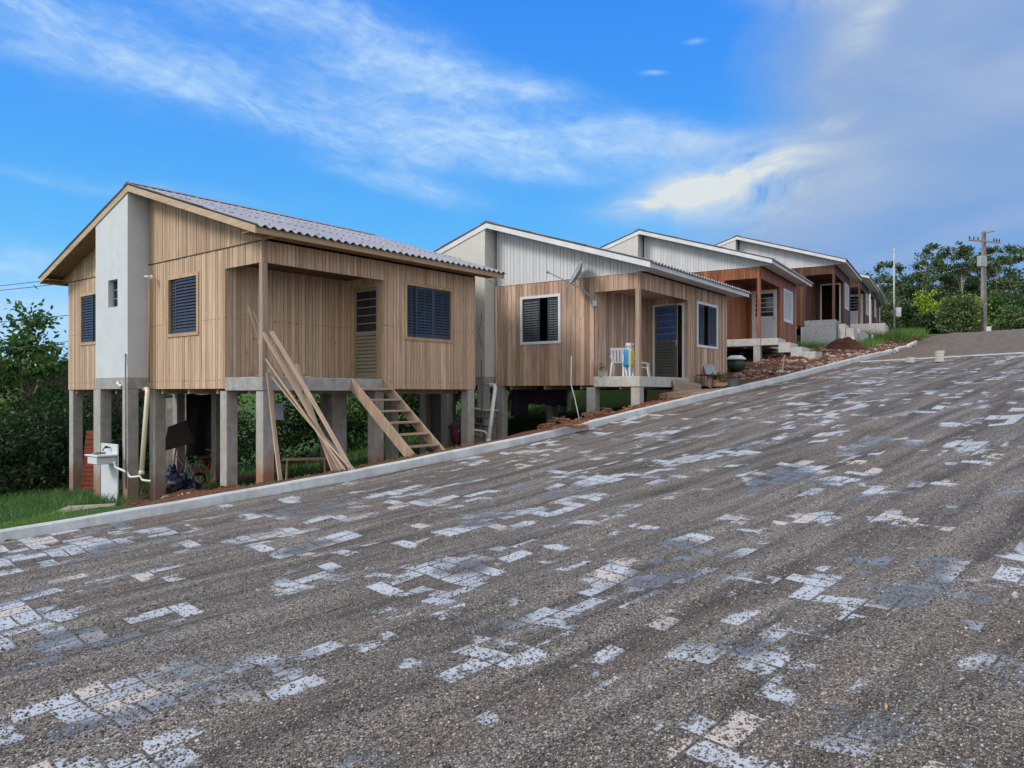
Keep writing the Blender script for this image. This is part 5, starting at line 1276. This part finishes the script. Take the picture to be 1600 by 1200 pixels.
# ---------------------------------------------------------------- top of the street
M['poleconc'] = plain('pole_concrete', (.22, .21, .19), .9, var=.3)
pp = thing('power_pole', gpx(1537, 80), .35, 'tall grey concrete power pole with crossarms at the street crest', 'power pole')
ph = at(0, 362, 80).z - pp.location.z
mb = MB(); mb.hexa([(-.26, -.2, -.5), (.26, -.2, -.5), (.26, .2, -.5), (-.26, .2, -.5), (-.17, -.13, ph), (.17, -.13, ph), (.17, .13, ph), (-.17, .13, ph)]); mb.build('pole', M['poleconc'], pp)
a1 = at(0, 378, 80).z - pp.location.z
for z_, L_, x_ in ((ph - .15, .9, .35), (a1, 2.3, -.2)):
    mb = MB(); mb.beam((x_ - L_, -.22, z_ - .15 if L_ < 1 else z_), (x_ + L_, -.22, z_ + .25 if L_ < 1 else z_), .12, .14); mb.build('crossarm', M['wood_grey'], pp)
for x_ in (-2.3, -1.7, -1.1, 1.2, 1.6, 2.0): mb = MB(); mb.tube([(x_, -.22, a1 + .07), (x_, -.22, a1 + .2), (x_, -.22, a1 + .42)], [.04, .08, .05], 8); mb.build('insulator', M['rust'], pp)
b1 = at(0, 410, 80).z - pp.location.z
mb = MB(); mb.box(-1.25, -.20, -.6, -.15, b1 - .6, b1 + .55); mb.build('transformer', M['greymetal'], pp, bevel=.08)
mb = MB(); mb.beam((-.9, -.4, b1 + .5), (1.1, -.3, b1 + .9), .1, .12); mb.beam((-.9, -.4, b1 - .2), (.9, -.3, b1 + .1), .1, .1); mb.build('bracket', M['concrete'], pp)
tag(MB.build((lambda m: (m.box(-.25, .25, -.05, .05, 0, 1.5), m)[1])(MB()), 'white_sign_board', M['white_steel'], loc=gpx(1544.5, 79)), 'plain white board at the foot of the power pole', 'board')
tp = thing('meter_pole', gpx(1397, 57), 0, 'thin pale pole with a meter box near the farthest house', 'pole')
mh = at(0, 388, 57).z - tp.location.z; bz_ = at(0, 488, 57).z - tp.location.z
mb = MB(); mb.tube([(0, 0, -.4), (0, 0, mh)], [.075, .05], 12); mb.build('pole', M['concrete_light'], tp, smooth=True)
mb = MB(); mb.box(.06, .46, -.16, .14, bz_ - .35, bz_ + .35); mb.build('meter_box', M['white_trim'], tp, bevel=.02)
mb = MB(); mb.tube([(0, 0, mh - .05), (.12, 0, mh + .1), (.16, 0, mh + .45)], .02, 6); mb.tube([(0, 0, mh), (-.04, 0, mh + .6)], .02, 6); mb.box(-.15, .25, -.03, .03, mh - .25, mh - .2); mb.build('bracket', M['greymetal'], tp)
for i in range(9):
    px = 1506 + i * 9.5; p = gpx(px, 92); mb = MB(); mb.box(-.06, .06, -.06, .06, -.3, 1.55); tag(mb.build('fence_post', M['concrete_light'] if i != 8 else M['white_steel'], loc=p), 'thin concrete fence post in the row before the right hedge' if i != 8 else 'white end post of the fence row at the right', 'fence post', 'fence posts beyond the crest')
# street end strip of white edging
mb = MB(); mb.box(-1.3, 1.3, -.1, .1, 0, .28); tag(mb.build('white_edging', M['white_steel'], loc=gpx(1566, 84)), 'low white edging block right of the power pole', 'edging')
mb = MB(); mb.box(-1.1, 1.1, -.1, .1, 0, .30); tag(mb.build('red_edging', M['redsteel'], loc=gpx(1548, 86)), 'low red strip at the foot of the power pole', 'edging')

def zb(px, Y): return gpx(px, Y)
def bush(px, Y, ytop, wpx, m2, label, n=5200, size=.45, grp='bushes beyond the crest'):
    b_ = gpx(px, Y); H_ = at(0, ytop, Y).z - b_.z; W_ = wpx / 2 * Y / F
    plant('bush', b_, blobset(W_, W_ * .7, H_, 7, .35), n, size, M[m2], label, 'bush', grp, clump=.6, stem=.09, per=30)
bush(1384, 72, 462, 34, 'leaf_olive', 'light green bush right behind the farthest house', 4500, .32)
bush(1356, 90, 440, 50, 'leaf_dark', 'dark bush hidden behind the house row at the right end', 3000, .5)
bush(1414, 86, 476, 40, 'leaf_dark', 'dark green bush between the thin pole and the lime hedge')
bush(1447, 84, 486, 52, 'leaf_dark', 'very dark low bush at the foot of the lime hedge')
bush(1496, 80, 458, 50, 'leaf_olive', 'big feathery olive bush in the middle of the crest', 9000, .34)
for i, px in enumerate((1447, 1468, 1489, 1508, 1526)): bush(px, 92, 459 + (i % 2) * 2, 42, 'leaf_lime', ['lime hedge shrub at the left end of the bright row', 'second bright lime shrub from the left', 'middle bright lime shrub behind the olive bush', 'fourth bright lime shrub, just left of the power pole', 'last bright lime shrub, behind the power pole'][i], 3600, .38, 'bright lime hedge shrubs')
bush(1562, 98, 457, 46, 'leaf_mid', 'clipped green hedge just right of the power pole')
bush(1602, 98, 455, 50, 'leaf_mid', 'clipped green hedge at the right edge')
bush(1572, 90, 478, 50, 'leaf_olive', 'lower olive bush in front of the right hedge')
bush(1606, 89, 484, 40, 'leaf_mid', 'low green bush at the right edge')
bush(1650, 96, 462, 60, 'leaf_mid', 'green hedge just past the right edge', 3000)
# eucalyptus wood
E_T = [(1372, 408), (1388, 404), (1404, 412), (1420, 430), (1434, 408), (1446, 384), (1458, 379), (1470, 392), (1481, 384), (1492, 388), (1503, 379), (1514, 392), (1524, 396), (1534, 392), (1546, 384), (1557, 380), (1569, 390), (1579, 381), (1590, 386), (1601, 379), (1614, 384), (1632, 380)]
for i, (px, yt) in enumerate(E_T):
    Y = 122 + (i * 7 % 5) * 4.5; b_ = gpx(px, Y); H_ = at(0, yt, Y).z - b_.z; bl = []
    for k in range(9):
        f_ = random.uniform(.42, .98); r_ = 1.25 + (1 - f_) * 2.2; a = random.uniform(0, 6.28); d_ = random.uniform(.2, 1) * (2.6 - 1.9 * max(0, f_ - .6) / .4)
        bl.append((d_ * math.cos(a), d_ * math.sin(a), H_ * f_ - .5, r_ * random.uniform(.6, .95), r_ * .8, .5 + .35 * random.random()))
    bl.append((0, 0, H_ - .8, 1.1, 1.0, .9))
    tree('eucalyptus_tree', b_, H_, bl, 1900, .50, M['leaf_euc'], 'tall eucalyptus with a bare trunk in the dark wood behind the crest', 'tree', 'eucalyptus wood at the right', r0=.24, clump=.62, per=26, bark='barkpale', shell=.2, lk=.16)
for i in range(12):
    px = 1362 + i * 25; Y = 142 + (i % 3) * 5; b_ = gpx(px, Y); H_ = at(0, 424 + (i * 5 % 4) * 7, Y).z - b_.z
    plant('tree', b_, blobset(3.4, 2.4, H_, 8, .3), 2300, .7, M['leaf_euc'], 'dark undergrowth tree filling the wood behind the eucalyptus trunks', 'tree', 'dark undergrowth trees', clump=1.0, stem=.16, per=22)

# ---------------------------------------------------------------- loose stones and leaves on the road
def road_stones():
    n = 60000; u = rng.uniform(0, 1, n); Y = 2.9 / (1 - u * (1 - 2.9 / 13)); X = rng.uniform(-.72, .72, n) * Y
    s_, t_ = st(X, Y); k = (t_ > .15); X, Y, s_, t_ = X[k], Y[k], s_[k], t_[k]; n = len(X)
    z = zroad(s_, t_); near = sstep(-s_, -40, -30)
    z = z + near * .017 * np.sin(t_ * 6.0 + .8 * np.sin(s_ * .7) + .4 * np.sin(s_ * 1.9)) + near * .006 * np.sin(s_ * 2.3 + t_ * 1.7)
    r_ = rng.gamma(4, .0010, n) + .0018
    o6 = np.array([(1, 0, 0), (0, 1, 0), (-1, 0, 0), (0, -1, 0), (0, 0, .8), (0, 0, -.8)], float)
    V = o6[None] * r_[:, None, None] * rng.uniform(.6, 1.3, (n, 6, 1)); a = rng.uniform(0, 6.28, n); c, s2 = np.cos(a)[:, None], np.sin(a)[:, None]
    V = np.stack([V[..., 0] * c - V[..., 1] * s2, V[..., 0] * s2 + V[..., 1] * c, V[..., 2]], -1) + np.stack([X, Y, z + r_ * .35], 1)[:, None]
    f8 = np.array([(0, 1, 4), (1, 2, 4), (2, 3, 4), (3, 0, 4), (1, 0, 5), (2, 1, 5), (3, 2, 5), (0, 3, 5)])
    Fq = (f8[None] + (np.arange(n) * 6)[:, None, None]).reshape(-1, 3)
    m, T, b = mat('loose_stone'); a_ = attr(T); r0 = T.sep(a_.outputs['Vector'])[0]
    T.L.new(T.ramp(r0, [(0, (.04, .038, .037)), (.5, (.125, .115, .105)), (.85, (.24, .215, .19)), (1, (.5, .45, .38))]), b.inputs['Base Color']); b.inputs['Roughness'].default_value = .85
    cc = np.repeat(rng.uniform(0, 1, (n, 3)), 8, 0)
    tag(npmesh('gravel', V.reshape(-1, 3), Fq, m, cols=cc), 'loose stone chips on the near road', 'gravel', kind='stuff')
road_stones()
def litter():
    C_ = []
    for _ in range(70):
        Y = random.uniform(3, 11); x = random.uniform(-.68, .68) * Y; s_, t_ = st(x, Y)
        if t_[0] < .3: continue
        C_.append((x, Y, float(zroad(s_[0], t_[0])) + .016))
    m = plain('dry_leaf', (.46, .30, .15), .8, var=.3); C_ = np.array(C_); n = len(C_)
    d = rng.normal(size=(n, 3)) * np.array([1, 1, .25]); d /= np.linalg.norm(d, axis=1)[:, None]; e = np.cross(d, [0, 0, 1]); e /= np.linalg.norm(e, axis=1)[:, None]
    s_ = rng.uniform(.012, .03, n)[:, None]; V = np.stack([C_ - d * s_, C_ + e * s_ * .4 + [0, 0, .004], C_ + d * s_, C_ - e * s_ * .4 + [0, 0, .004]], 1).reshape(-1, 3)
    tag(npmesh('leaf_litter', V, np.arange(n * 4).reshape(-1, 4), m, cols=rng.uniform(0, 1, (n, 3))), 'dry leaves scattered on the road', 'leaves', kind='stuff')
litter()
